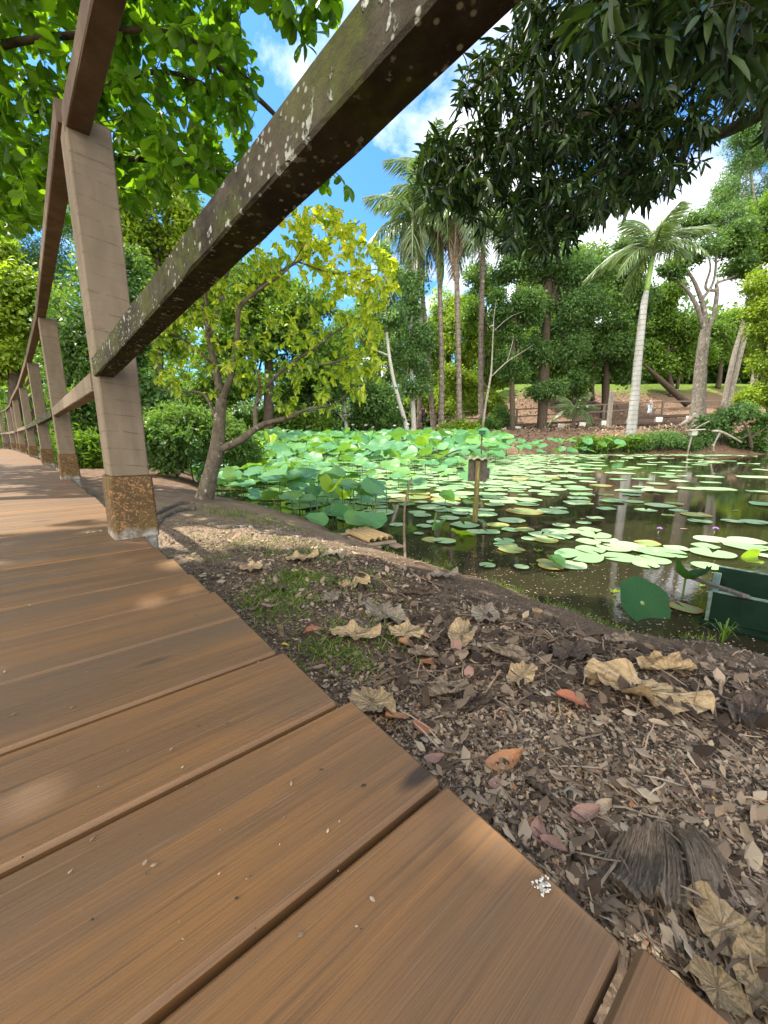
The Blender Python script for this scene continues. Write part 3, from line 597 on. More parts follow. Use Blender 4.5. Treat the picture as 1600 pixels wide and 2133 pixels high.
tr('grey forked tree with wide spreading limbs and a buttressed foot on the far bank', 'tree', 24., [[(1452, 882, 34), (1455, 850, 25), (1461, 760, 21), (1468, 700, 19), (1471, 685, 17)],
   [(1470, 692, 11), (1452, 640, 8), (1432, 605, 5.5), (1413, 588, 4), (1392, 583, 2)], [(1470, 692, 11), (1466, 640, 9), (1448, 590, 7), (1430, 560, 5), (1418, 530, 3), (1405, 490, 1.5)],
   [(1470, 692, 11), (1487, 655, 9), (1494, 610, 7.5), (1494, 590, 6), (1520, 580, 4), (1545, 565, 2)], [(1494, 605, 7), (1470, 600, 5), (1480, 560, 4), (1475, 530, 2)], [(1458, 630, 7), (1485, 590, 5), (1492, 540, 4), (1488, 500, 2)],
   [(1456, 862, 15), (1428, 880, 9), (1405, 890, 3)], [(1456, 862, 14), (1470, 878, 8), (1478, 884, 3)]],
   [(1440, 530, 60, 24), (1500, 510, 55, 28), (1550, 560, 45, 22), (1400, 562, 35, 18), (1460, 480, 60, 30), (1530, 490, 50, 30)], 1150, 6, .24, L_FAR, M['lf_b'], M['bk_mot'], BT, limbs=0)
tr('leaning double trunked grey tree near the bank shrubs, right of the forked tree', 'tree', 25., [[(1512, 858, 13), (1535, 760, 13), (1555, 680, 12), (1572, 600, 9), (1590, 500, 6)], [(1506, 856, 10), (1520, 780, 9), (1540, 700, 8), (1562, 620, 6), (1580, 560, 4)]],
   [(1590, 470, 60, 60), (1560, 540, 50, 40), (1640, 500, 60, 80), (1600, 590, 40, 30)], 1300, 7, .26, L_FAR, M['lf_a'], M['bk_grey'], BT)
tr('lacy blue green tree high on the slope beneath the mango foliage', 'tree', 35., [[(1585, 700, 10), (1582, 560, 9), (1570, 420, 6), (1560, 300, 3)], [(1580, 500, 6), (1600, 420, 4), (1620, 340, 2)], [(1575, 450, 5), (1530, 420, 3), (1490, 400, 1)]],
   [(1530, 390, 50, 45), (1580, 320, 60, 50), (1500, 460, 50, 30), (1620, 400, 60, 60), (1540, 300, 40, 40), (1570, 480, 50, 35)], 1900, 7, .34, L_FARN, M['lf_d'], M['bk_grey'], BT, sub=.5)
tr('yellow green bush with yellow blossoms on the bank at the edge of the view', 'bush', 21., [[(1600, 880, 7), (1598, 800, 5), (1596, 720, 3)], [(1610, 880, 5), (1615, 780, 3)]],
   [(1600, 740, 40, 60), (1590, 650, 40, 50), (1585, 810, 45, 40), (1620, 600, 50, 60), (1640, 720, 50, 90), (1560, 830, 25, 22)], 2200, 7, .20, L_FAR, M['lf_c'], M['bk_dark'], BT)
tr('tall mid green tree behind the leaning white sapling on the far shore', 'tree', 33., [[(1010, 880, 10), (1010, 760, 9), (1012, 640, 6)]],
   [(1010, 600, 50, 45), (1040, 700, 40, 50), (985, 640, 35, 50), (1030, 780, 40, 40), (1060, 480, 50, 40)], 1500, 7, .32, L_FAR, M['lf_a'], M['bk_dark'], BT)
tr('rounded bright bush between the old palm trunks and the dark ivy clad tree', 'bush', 29., [[(960, 885, 7), (955, 850, 5), (950, 820, 3)]], [(935, 835, 45, 35), (985, 830, 40, 40), (1020, 845, 30, 30), (890, 845, 40, 30), (960, 790, 40, 30)], 1900, 7, .28, L_FAR, M['lf_c'], M['bk_dark'], BT)
tr('broad green tree on the hilltop behind the forked grey tree', 'tree', 47., [[(1460, 770, 8), (1460, 700, 7), (1462, 640, 5)]], [(1450, 690, 60, 50), (1520, 700, 55, 45), (1400, 720, 50, 45), (1570, 690, 50, 45), (1330, 700, 50, 50)], 2600, 7, .42, L_FAR, M['lf_c'], M['bk_dark'], BT)
tr('mid green tree on the hill crest right of the leaning double trunk', 'tree', 44., [[(1590, 780, 9), (1590, 700, 7), (1590, 640, 5)]], [(1580, 700, 50, 50), (1630, 680, 50, 70), (1560, 750, 40, 30)], 1900, 7, .40, L_FAR, M['lf_a'], M['bk_dark'], BT)
tr('dark rounded tree in the gap between the thick furrowed trunk and the massive dark tree', 'tree', 37., [[(1185, 850, 9), (1185, 780, 8), (1185, 700, 5)]], [(1180, 660, 50, 60), (1170, 760, 45, 50), (1110, 700, 40, 60), (1210, 560, 50, 50), (1120, 600, 45, 45)], 2200, 7, .36, L_FAR, M['lf_a'], M['bk_dark'], BT)
tr('leafy tree filling the gap behind the slender leaning grey tree', 'tree', 34., [[(790, 885, 9), (790, 780, 8), (792, 700, 5)]], [(790, 740, 50, 60), (840, 760, 45, 60), (750, 680, 50, 50), (830, 670, 45, 50), (880, 720, 40, 60), (770, 820, 45, 40)], 2600, 7, .34, L_FAR, M['lf_a'], M['bk_dark'], BT)
# bare white sapling leaning over the water, fallen trunk on the slope
r_ = empty('sapling', tuple(at(1003, 898, 21.6))); tag(r_, 'bare whitish sapling leaning over the far water edge with one forked branch', 'sapling'); mb = MB(); b0 = at(1003, 898, 21.6)
for pth in ([(1003, 915, 6), (1012, 840, 5), (1023, 780, 4), (1027, 700, 2.4), (1029, 660, 1.4), (1034, 625, .5)], [(1024, 784, 3), (1056, 754, 2.4), (1085, 735, 1.4), (1112, 718, .5)], [(1056, 754, 2), (1066, 720, 1.4), (1070, 700, .8)], [(1028, 690, 1.6), (1060, 662, 1), (1092, 648, .4)]):
    P, r = px_path(pth, 21.6); spline_tube(mb, P-b0, r, 7, 14)
mb.build('trunk', M['bk_grey'], r_)
mb = MB(); b0 = at(1425, 838, 36.); 
for pth in ([(1432, 842, 15), (1408, 820, 13), (1382, 797, 11), (1362, 778, 8), (1345, 762, 4), (1335, 750, 1)], [(1432, 838, 12), (1448, 836, 5)]):
    P, r = px_path(pth, 36.); spline_tube(mb, P-b0, r, 8, 14)
tag(link('fallen_tree', mb.mesh('fallen_tree', M['bk_dark']), None, tuple(b0)), 'dark leaning fallen tree trunk on the brown slope behind the far railing', 'trunk')

# far woodland that closes the view: one mass
n = 9000; ang = RNG.uniform(rad(-75), rad(75), n); rr = RNG.uniform(62, 90, n); zt = np.where(ang < .1, 13, 16)*(.55+.35*np.sin(ang*9)**2+.1*np.sin(ang*31)); P = np.stack([rr*np.sin(ang), rr*np.cos(ang), zt*np.abs(RNG.uniform(-.02, 1, n))**1.25], 1)
P[:, 2] = np.nan_to_num(P[:, 2], nan=1.0)+np.maximum(gz(P[:, 0], P[:, 1]), 0)*.95
hx = RNG.uniform(-4, 52, 3600); hy = RNG.uniform(47, 53, 3600); P = np.concatenate([P, np.stack([hx, hy, gz(hx, hy)+RNG.uniform(0, 1, 3600)**1.4*4.5], 1)]); n = len(P)
j = np.repeat(np.arange(n), 7); O = P[j]+RNG.normal(size=(len(j), 3))*np.where(P[j][:, 1:2] > 54, 1., .5)
V, F, A = leaves(O, rdir(len(j)), unit(rdir(len(j))*.7+np.array([0, -.4, .6])), RNG.uniform(.45, 1., len(j)), L_FAR)
tag(link('woodland', mesh('woodland', V, [F], {'leaf': A}, False, M['lf_b'])), 'far dense woodland closing the view behind the pond and the boardwalk', 'woodland', kind='stuff')
n = 2600; P = np.stack([RNG.uniform(-46, -12, n), RNG.uniform(20, 44, n), RNG.uniform(0, 1, n)**1.2*9-.3], 1); P = P[(P[:, 0] < -.45*P[:, 1])]
j = np.repeat(np.arange(len(P)), 7); O = P[j]+RNG.normal(size=(len(j), 3))*.7
V, F, A = leaves(O, rdir(len(j)), unit(rdir(len(j))*.7+np.array([.3, -.3, .6])), RNG.uniform(.35, .7, len(j)), L_FAR)
tag(link('thicket', mesh('thicket', V, [F], {'leaf': A}, False, M['lf_a'])), 'leafy thicket filling the ground left of the pond behind the railing', 'thicket', kind='stuff')

# ------------------------------------------------------------------ palms
def frond_mesh(L, droop, nl, mat, name='frond', wl=.30, hang=.9):
    """a feather palm frond along +X arching down; leaflets hang on both sides"""
    mb = MB(); k = np.linspace(0, 1, 15); x = L*(k-.16*droop*k**3); z = L*(.34*k-droop*.78*k**2.1); P = np.stack([x, 0*k, z], 1)
    mb.tube(P, np.interp(k, [0, 1], [.035, .006]), 5, tint=.8)
    q = np.linspace(.10, .99, nl); O = np.stack([np.interp(q, k, P[:, i]) for i in range(3)], 1); T = unit(np.gradient(P, axis=0)); Tq = unit(np.stack([np.interp(q, k, T[:, i]) for i in range(3)], 1))
    for sd in (-1, 1):
        A = unit(Tq*.55+np.array([0, sd*.85, 0])+np.array([0, 0, -hang*.55])+RNG.normal(size=(nl, 3))*.16)
        ln = wl*L*np.sin(np.clip(q*2.7+.35, 0, math.pi))**.6*RNG.uniform(.85, 1.1, nl); w_ = .0085
        Bv = unit(np.cross(A, np.array([0, 0, 1.])+RNG.normal(size=(nl, 3))*.3)); dn = np.array([0, 0, -1.])
        pts = [O+A*ln[:, None]*f+dn*(ln*hang*.55*f*f)[:, None] for f in (0, .4, .75, 1)]; wd = [.5, 1, .75, .1]
        Vv = np.stack([p_+s_*Bv*w_*w0 for p_, w0 in zip(pts, wd) for s_ in (-1, 1)], 1)
        F = np.concatenate([np.arange(nl)[:, None]*8+np.array([[2*i, 2*i+1, 2*i+3, 2*i+2]]) for i in range(3)])
        Aa = np.zeros((nl, 8, 4)); Aa[:, :, 0] = np.clip(RNG.normal(.5, .2, nl), 0, 1)[:, None]; mb.add(Vv.reshape(-1, 3), [F], Aa.reshape(-1, 4))
    return mb.mesh(name, mat, False)
FR = [frond_mesh(1., d, 64, M['lf_palm']) for d in (.75, 1.05, 1.4)]; FD = frond_mesh(1., 2.3, 36, M['lf_dead'], 'dead_frond', .2, 1.3)
def palm(label, Y, path, Lf, nf, shaft, bmat, group, dead=0, seed=0, els=(62, -28)):
    P, r = px_path(path, Y); base = P[0].copy(); base[2] = gz(base[0], base[1])-.15; P = np.vstack([base, P]); r = np.concatenate([[r[0]*1.12], r])
    root = empty('palm_tree', tuple(base)); tag(root, label, 'palm tree', group); mb = MB(); spline_tube(mb, P-base, r, 12, 40, .012); mb.build('trunk', bmat, root)
    top = P[-1]; d = unit(P[-1]-P[-2])
    if shaft:
        mb = MB(); spline_tube(mb, [top-base, top-base+d*shaft*.3, top-base+d*shaft*.8, top-base+d*shaft*1.05], [r[-1]*1.08, r[-1]*1.12, r[-1]*.9, r[-1]*.4], 10, 10, 0); mb.build('crownshaft', M['shaft'], root); top = top+d*shaft
    rg = random.Random(seed)
    for i in range(nf+dead):
        dd = i >= nf; az = i*2.39996+rg.uniform(-.3, .3); f = i/max(nf-1, 1); el = rad(els[0]+(els[1]-els[0])*f) if not dead or not dd else rad(-30)
        o = link('dead_frond' if dd else 'frond', FD if dd else FR[0 if f < .35 else 1 if f < .7 else 2], root, tuple(top-base-d*(.15 if dd else .0)), (0, -el, az), Lf*rg.uniform(.85, 1.1)*(.75 if dd else 1))
    return root
PG = 'palms standing around the pond'
palm('tall royal palm with smooth white ringed trunk and green crownshaft beside the bank shrubs', 20.5, [(1314, 905, 20), (1321, 840, 17.5), (1332, 720, 15), (1341, 640, 13), (1347, 606, 9.5)], 2.6, 13, 1.55, M['bk_palm'], PG, 0, 3, (78, 14))
palm('tall palm whose full crown shows against the sky left of the mango foliage', 24.5, [(905, 905, 13), (896, 800, 10), (888, 690, 9), (876, 580, 8.5), (866, 510, 8)], 3.4, 17, 1.2, M['bk_palmb'], PG, 4, 7, (70, -40))
palm('dark slim palm trunk left of the trunk wearing dead fronds, crown lost in mango foliage', 24., [(919, 905, 14), (920, 780, 11), (917, 640, 10), (914, 470, 9)], 2.8, 13, .8, M['bk_palmb'], PG, 3, 11)
palm('pale palm trunk with a skirt of dead brown fronds below its hidden crown', 23.5, [(958, 905, 12), (956, 780, 11), (953, 640, 11), (949, 480, 11)], 2.6, 12, .7, M['bk_palmb'], PG, 5, 13)
palm('grey palm trunk behind the bare white sapling, rightmost of the old palm row', 26., [(1003, 900, 12), (1002, 780, 11), (1003, 640, 11), (1007, 500, 10)], 2.6, 12, .7, M['bk_palmb'], PG, 1, 17)
palm('short palm half hidden under the crown of the massive dark tree', 27., [(1195, 882, 7), (1196, 860, 6)], 1.7, 11, 0, M['bk_palmb'], PG, 0, 19, (70, 10))
palm('second tall palm crown directly behind the full palm crown against the sky', 28., [(872, 900, 9), (878, 700, 8), (884, 480, 7), (888, 420, 7)], 3.4, 15, 1.0, M['bk_palmb'], PG, 1, 23, (70, -30))
# ------------------------------------------------------------------ near trees
def in_poly(x, y, poly):
    P = np.array(poly, float); ins = np.zeros(len(x), bool)
    for i in range(len(P)):
        a, b = P[i], P[(i+1) % len(P)]; c = (a[1] > y) != (b[1] > y)
        if a[1] != b[1]: ins ^= c & (x < a[0]+(y-a[1])/(b[1]-a[1])*(b[0]-a[0]))
    return ins
def sample_poly(poly, n, y0, y1):
    P = np.array(poly, float); out = []
    while len(out) < n:
        x = RNG.uniform(P[:, 0].min(), P[:, 0].max(), 4*n); y = RNG.uniform(P[:, 1].min(), P[:, 1].max(), 4*n); k = in_poly(x, y, poly)
        out += [at(a, b, RNG.uniform(y0, y1)) for a, b in zip(x[k], y[k])]
    return np.array(out[:n])
def whorls(P, D, per, size, tmpl, spread_ang, droop, tint=None, along=.04):
    """sprays of leaves round the twig tips P pointing along D"""
    n = len(P); j = np.repeat(np.arange(n), per); m_ = len(j); D = unit(D)
    O = P[j]-D[j]*RNG.uniform(0, 1, (m_, 1))*along*3+RNG.normal(size=(m_, 3))*along*.25
    A = unit(D[j]*(1-spread_ang)+rdir(m_)*spread_ang*1.3+np.array([0, 0, -droop])); Nn = unit(rdir(m_)*.55+np.array([0, 0, 1.])+D[j]*.3)
    return leaves(O, A, Nn, size*RNG.uniform(.6, 1.15, m_), tmpl, None if tint is None else np.clip(tint[j]+RNG.normal(0, .12, m_), 0, 1))
def near_tree(name, label, cat, base, limbs, P, per, size, tmpl, lmat, bmat, rtwig, spread_ang=.75, droop=.35, tint=None, along=.04, maxtwig=1.4):
    """limbs: list of (points, radii) in world space; every whorl hangs on a twig that springs from the nearest limb"""
    base = np.array(base, float); root = empty(name, tuple(base)); tag(root, label, cat); mb = MB(); L, Dn = [], []
    for pts, r in limbs:
        c = smooth_line(pts, 40); rr = np.interp(np.linspace(0, 1, len(c)), np.linspace(0, 1, len(r)), r); mb.tube(c, rr, 9, True, .07); L.append(c); Dn.append(np.gradient(c, axis=0))
    L = np.concatenate(L); D = np.zeros_like(P); tw = MB(); order = np.argsort([np.min(((L-p)**2).sum(1)) for p in P])
    nodes, ndir = L.copy(), unit(np.concatenate(Dn))
    for i in order:                                                   # twigs grow outward from limbs and from earlier twigs
        d2 = ((nodes-P[i])**2).sum(1); k = int(np.argmin(d2)); a = nodes[k]; dist = math.sqrt(d2[k]); dr = unit(P[i]-a)
        mid = a*.5+P[i]*.5+ndir[k]*dist*.15+np.array([0, 0, .10*dist]); D[i] = unit(P[i]-mid)
        if dist < maxtwig:
            r0 = rtwig*min(1.6, .5+dist); tw.tube(smooth_line([a, mid, P[i]], 6), np.linspace(r0, rtwig*.4, 7), 4, False)
            q = smooth_line([a, mid, P[i]], 6)[1:]; nodes = np.vstack([nodes, q]); ndir = np.vstack([ndir, unit(np.gradient(q, axis=0))])
    mb.V += tw.V; mb.A += tw.A
    for f in tw.F: mb.F.append(np.asarray(f)+mb.n if isinstance(f, np.ndarray) else [i+mb.n for i in f])
    mb.n += tw.n
    mb.V = [v-base for v in mb.V]; mb.build('trunk', bmat, root)
    V, F, A = whorls(P, D, per, size, tmpl, spread_ang, droop, tint, along)
    link('crown', mesh('crown', V-base, [F], {'leaf': A}, True, lmat), root); return root
def PX(*q): return [at(*v) for v in q]
# broad leaved tree over the boardwalk
bx, by = -5.2, 2.1; tb = np.array([bx, by, float(gz(bx, by))-.1]); tt = np.array([bx+.3, by+.2, 1.5])
fork = np.array([bx+.6, by+.3, 2.0])
limbs = [([tb, tt, fork, np.array([bx+1.2, by+.1, 3.0])], [.16, .14, .12, .08]),
  ([fork]+PX((-260, 360, 3.6), (-100, 332, 3.5), (0, 322, 3.4), (110, 326, 3.35), (250, 331, 3.3), (350, 336, 3.2), (480, 358, 3.1)), [.09, .07, .035, .030, .026, .020, .014, .004]),
  ([fork]+PX((-300, 200, 3.2), (-100, 140, 3.0), (0, 96, 2.9), (120, 76, 2.85), (330, 62, 2.8), (420, 95, 2.8), (520, 165, 2.8)), [.09, .05, .03, .022, .018, .014, .010, .004]),
  ([fork]+PX((-250, 460, 3.8), (0, 402, 3.8), (130, 415, 3.8), (240, 440, 3.9)), [.06, .04, .02, .014, .004]),
  ([fork]+PX((-200, 260, 3.5), (0, 235, 3.4), (150, 215, 3.3), (300, 152, 3.2), (420, 172, 3.2), (500, 245, 3.1)), [.07, .04, .025, .02, .016, .01, .004]),
  ([np.array([bx+1.2, by+.1, 3.0])]+PX((0, -260, 2.8), (200, -160, 2.7), (450, -70, 2.6), (560, 5, 2.6), (620, 60, 2.6)), [.08, .06, .045, .03, .012, .004]),
  ([np.array([bx+1.2, by+.1, 3.0])]+PX((0, -60, 3.6), (300, 40, 3.7), (520, 190, 3.7), (620, 290, 3.7), (690, 345, 3.7)), [.07, .04, .03, .02, .012, .004]),
  ([np.array([bx+1.2, by+.1, 3.0]), np.array([-2.4, 1.2, 3.6]), np.array([-1.0, .9, 3.6]), np.array([.2, .8, 3.4])], [.08, .06, .045, .02]),
  ([np.array([bx+1.2, by+.1, 3.0]), np.array([-2.2, .2, 3.4]), np.array([-.8, -.2, 3.3]), np.array([.6, -.1, 3.1])], [.08, .06, .04, .015])]
edge_poly = [(-420, -500), (560, -500), (500, -10), (528, 150), (520, 245), (470, 330), (420, 395), (330, 425), (150, 445), (0, 490), (-420, 560)]
Pc = sample_poly(edge_poly, 2200, 2.5, 5.2); Pc = Pc[(Pc[:, 2] > .9)]
P2 = np.concatenate([sample_poly([(-100, 300), (300, 250), (480, 280), (470, 390), (200, 440), (-100, 470)], 60, 2.8, 4.2),
     sample_poly([(545, -40), (690, -40), (700, 40), (640, 85), (590, 60)], 16, 2.4, 2.8), sample_poly([(630, 300), (730, 340), (725, 400), (650, 400)], 9, 3.5, 3.9),
     sample_poly([(350, 330), (520, 290), (530, 320), (400, 430)], 22, 3.0, 4.2)])
n = 3100; yy = RNG.uniform(-.7, 2.4, n); P3 = np.stack([RNG.uniform(-3.1, .6, n), yy, 2.75+np.maximum(yy, 0)*1.12+RNG.uniform(-.35, .5, n)], 1)
near_tree('tree', 'broad leaved tree reaching over the boardwalk, its thin leaves glowing against the light', 'tree', tb, limbs,
  np.concatenate([Pc, P2, P3]), 8, .106, L_OVAL, M['lf_near'], M['bk_dark'], .0045, .8, .35)
# mango foliage hanging in from the right
mbx, mby = 4.6, -1.0; tb = np.array([mbx, mby, float(gz(mbx, mby))-.1]); f1 = np.array([4.2, .0, 2.4])
limbs = [([tb, np.array([4.5, -.6, 1.2]), f1], [.26, .22, .17]),
  ([f1, np.array([4.0, 2., 3.6])]+PX((1500, 120, 4.6), (1320, 220, 4.6), (1150, 260, 4.5), (980, 330, 4.4), (890, 400, 4.3)), [.15, .11, .07, .05, .04, .02, .006]),
  ([f1, np.array([4.2, 2.2, 3.2])]+PX((1560, 250, 4.9), (1400, 300, 4.9), (1250, 400, 4.8), (1120, 500, 4.7)), [.13, .09, .06, .045, .03, .006]),
  ([f1, np.array([3.6, 1.6, 4.0])]+PX((1450, -60, 4.3), (1250, 40, 4.3), (1080, 120, 4.2), (960, 200, 4.2)), [.13, .09, .06, .045, .03, .006]),
  ([f1]+[np.array(q) for q in ((3.2, .8, 2.9), (2.4, 1.4, 2.6), (1.7, 1.8, 2.25), (1.2, 2.0, 1.95))], [.1, .07, .05, .03, .008])]
mp = [(1095, -420), (1085, 0), (1010, 100), (945, 180), (965, 260), (885, 300), (868, 360), (900, 430), (960, 440), (1000, 470), (1060, 520), (1100, 545), (1180, 528), (1210, 490), (1290, 440), (1360, 428), (1400, 390), (1470, 338), (1505, 255), (1560, 230), (1605, 300), (1760, 330), (1900, 0), (1800, -420)]
Pm = np.concatenate([sample_poly(mp, 2150, 3.6, 5.7), sample_poly([(885, 300), (1000, 300), (1010, 465), (900, 430)], 50, 4.0, 4.5), sample_poly([(1000, 250), (1400, 200), (1380, 400), (1110, 520), (1000, 440)], 300, 4.6, 5.8)])
pn = sample_poly([(1180, 60), (1330, -60), (1700, -150), (1700, 230), (1590, 250), (1480, 170), (1330, 130), (1200, 110)], 75, 1.7, 2.3)
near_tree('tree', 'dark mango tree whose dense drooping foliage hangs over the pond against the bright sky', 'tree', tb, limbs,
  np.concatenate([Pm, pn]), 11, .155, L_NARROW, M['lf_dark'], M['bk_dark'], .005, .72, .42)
# yellow variegated tree on the bank
Y0 = 3.3; tb = at(412, 1062, 3.32); tb[2] = float(gz(tb[0], tb[1]))-.03
def LP(q, dz=0.):
    P, r = [], []
    for i, v in enumerate(q):
        yy = Y0+dz*i/max(len(q)-1, 1); p = at(v[0], v[1], yy); P.append(p); r.append(v[2]/2/FPX*depth_of(p))
    return P, r
limbs = [LP([(408, 1068, 52), (424, 1042, 40), (438, 985, 31), (452, 930, 29), (457, 880, 23), (462, 830, 20)]),
  LP([(462, 832, 17), (448, 760, 15), (436, 700, 13), (425, 650, 10), (405, 600, 8), (392, 550, 4), (380, 500, 2)], .5), LP([(433, 690, 8), (430, 640, 7), (428, 590, 6), (432, 545, 3), (450, 480, 1.5)], -.3),
  LP([(437, 702, 9), (456, 640, 8), (470, 580, 7), (486, 530, 6), (500, 480, 4), (560, 440, 1.5)], .3), LP([(462, 835, 14), (485, 770, 12), (495, 690, 10), (500, 640, 9), (545, 600, 6), (600, 560, 4), (640, 500, 1.5)], -.4),
  LP([(452, 938, 17), (500, 917, 15), (545, 886, 13), (600, 870, 10), (640, 853, 6), (700, 840, 3), (740, 800, 1.5)], -.25), LP([(532, 893, 10), (535, 840, 9), (560, 800, 8), (600, 762, 7), (660, 722, 5), (705, 688, 3), (770, 650, 1.5)], .3),
  LP([(535, 842, 6), (540, 790, 5), (522, 740, 3), (510, 700, 1.5)], -.2), LP([(450, 870, 8), (425, 822, 6), (380, 815, 4), (335, 812, 2)], .3),
  LP([(500, 640, 7), (560, 582, 6), (620, 545, 5), (700, 500, 3), (750, 460, 1.5)], .5), LP([(600, 762, 5), (680, 758, 4), (745, 738, 2), (790, 730, 1.2)], -.3), LP([(620, 545, 4), (700, 570, 3), (790, 560, 1.5)], -.2),
  LP([(448, 762, 5), (400, 720, 4), (350, 690, 2)], -.4), LP([(405, 600, 5), (350, 580, 3), (320, 600, 1.5)], .2)]
yp = [(305, 640), (330, 545), (400, 480), (470, 430), (560, 425), (620, 465), (700, 425), (750, 470), (735, 520), (830, 545), (822, 600), (785, 640), (800, 760), (770, 830), (700, 860), (600, 868), (520, 830), (430, 840), (350, 830), (305, 760)]
Py = sample_poly(yp, 520, 2.85, 4.1); Pe = sample_poly([(560, 425), (700, 425), (750, 470), (830, 545), (810, 640), (800, 780), (740, 830), (720, 640), (620, 500)], 170, 3.0, 3.8)
Pb = np.concatenate([Py, Pe]); hx = (Pb[:, 0]/Pb[:, 1]*1.4+.62)*.35+(Pb[:, 2]-.3)*.30+RNG.normal(0, .22, len(Pb)); rel = (Pb-tb)
near_tree('tree', 'small crooked tree with yellow and green variegated leaves on the near pond bank', 'tree', tb, limbs, Pb, 6, .060, L_HEART, M['lf_yel'], M['bk_yel'], .003, .85, .4,
  np.clip(.32+hx*.62, 0, 1), .03, .9)
# surface roots of that tree
def ground_root(pts, w0, label):
    G_ = [atg(x, y) for x, y in pts]; P = smooth_line(G_, 22); P[:, 2] = gz(P[:, 0], P[:, 1])+w0*.25; mb = MB(); b = P[0].copy()
    mb.tube(P-b, np.linspace(w0, w0*.35, len(P))*(1+.25*np.sin(np.arange(len(P))*1.3)), 7, True, .12); tag(mb.build('root', M['bk_yel'], None, True, tuple(b)), label, 'root')
ground_root([(405, 1062), (370, 1066), (335, 1084), (318, 1104)], .022, 'thick pale root snaking from the yellow leaved tree towards the railing post')
ground_root([(412, 1050), (370, 1052), (325, 1072), (300, 1075)], .020, 'upper root of the yellow leaved tree running behind the thick pale root')
ground_root([(436, 1094), (470, 1102), (520, 1098), (580, 1104), (614, 1106)], .018, 'dark exposed root crossing bare soil in front of the lotus bed')
ground_root([(520, 1098), (545, 1112), (600, 1116), (660, 1128)], .010, 'thin pale root crossing bare soil towards the plank raft')
# ------------------------------------------------------------------ bank shrubs
def shrub(label, ells, Y, n, per, size, tmpl, mat, stems, group='shrubs and undergrowth around the pond', droop=.2, dep=.8, cat='shrub'):
    b = at(stems[0][0], stems[0][1], Y); b[2] = float(gz(b[0], b[1])); root = empty('shrub', tuple(b)); tag(root, label, cat, group); mb = MB()
    for sx, sy, ex, ey in stems:
        a = at(sx, sy, Y); a[2] = float(gz(a[0], a[1]))-.03; e = at(ex, ey, Y+random.uniform(-.3, .3)); md_ = a*.5+e*.5+np.array([random.uniform(-.1, .1), 0, .08])
        k = .014*Y/8; spline_tube(mb, [a, md_, e], [k, k*.7, k*.3], 5, 8)
    mb.V = [v-b for v in mb.V]; mb.build('stem', M['bk_dark'], root); C, S, R_ = blobs(ells, Y, 12, dep)
    (V, F, A), P = foliage(C, S, R_, n, per, size, tmpl, size*.8, droop); link('foliage', mesh('foliage', V-b, [F], {'leaf': A}, False, mat), root)
shrub('pale feathery shrub behind the trunk of the yellow leaved tree', [(400, 895, 75, 45), (470, 900, 60, 45), (350, 910, 50, 40), (510, 930, 40, 35), (430, 930, 60, 35)], 6.2, 2400, 7, .10, L_FARN, M['lf_e'], [(400, 960, 390, 890), (420, 960, 440, 880), (460, 965, 480, 900)])
shrub('dark ferny undergrowth between the railing posts and the bare bank', [(185, 900, 45, 40), (200, 945, 50, 28), (330, 940, 45, 35), (300, 900, 40, 40), (170, 860, 40, 35)], 7.5, 2200, 7, .12, L_FARN, M['lf_b'], [(190, 960, 180, 890), (330, 965, 320, 910), (210, 960, 220, 900)])
shrub('grassy bright green clump behind the second railing post', [(185, 945, 40, 26), (240, 955, 30, 22), (150, 935, 25, 25)], 6.4, 900, 7, .13, L_FARN, M['lf_a'], [(190, 968, 185, 930), (230, 968, 240, 940)], droop=-.4)
shrub('leafy shrub with a slanting bare stem left of the yellow leaved tree', [(350, 950, 35, 28), (385, 925, 35, 28), (320, 920, 35, 30)], 5.6, 700, 6, .09, L_FAR, M['lf_b'], [(365, 985, 420, 910), (340, 985, 330, 920)])
shrub('fine leaved green shrub at the water edge beneath the white palm', [(1265, 925, 45, 13), (1225, 920, 30, 13), (1310, 922, 30, 12)], 19.6, 1000, 7, .16, L_FARN, M['lf_a'], [(1265, 938, 1260, 912), (1300, 938, 1310, 915)])
shrub('broad feathery green shrub on the bank between the white palm and the little feeder', [(1360, 916, 45, 14), (1400, 915, 40, 15), (1330, 920, 30, 12), (1430, 925, 25, 10)], 19.6, 1400, 7, .17, L_FARN, M['lf_d'], [(1360, 935, 1360, 905), (1400, 935, 1405, 905)])
shrub('leaning leafy shrub behind the little white feeder', [(1490, 885, 35, 22), (1470, 910, 30, 22), (1520, 865, 35, 18), (1555, 860, 30, 18)], 19.8, 1300, 7, .17, L_FAR, M['lf_d'], [(1480, 935, 1485, 880), (1500, 935, 1520, 865)])
shrub('dark green shrub among the driftwood at the right shore', [(1555, 915, 30, 14), (1590, 890, 35, 22), (1575, 930, 25, 10)], 19.4, 900, 7, .16, L_FAR, M['lf_b'], [(1560, 940, 1558, 905), (1590, 938, 1590, 890)])
shrub('small green shrub at the foot of the old palm trunks', [(960, 893, 22, 12), (935, 898, 18, 9), (985, 896, 20, 10)], 21.9, 500, 7, .17, L_FAR, M['lf_c'], [(960, 905, 960, 888)])
shrub('dark spiky shrub in front of the far fence', [(1048, 872, 16, 16), (1020, 885, 18, 10)], 25., 400, 7, .26, L_FARN, M['lf_b'], [(1048, 892, 1048, 868)], droop=-.3)
shrub('low shrubs at the far left corner of the pond behind the lotus bed', [(600, 878, 60, 18), (520, 880, 60, 22), (660, 885, 50, 12)], 20., 1500, 7, .20, L_FAR, M['lf_a'], [(600, 900, 600, 870), (520, 900, 520, 875)])
shrub('shadowed shrub under the low dark tree on the far left shore', [(760, 885, 40, 12), (820, 880, 30, 14), (710, 880, 40, 14)], 22.8, 1000, 7, .2, L_FAR, M['lf_b'], [(760, 895, 760, 880)])
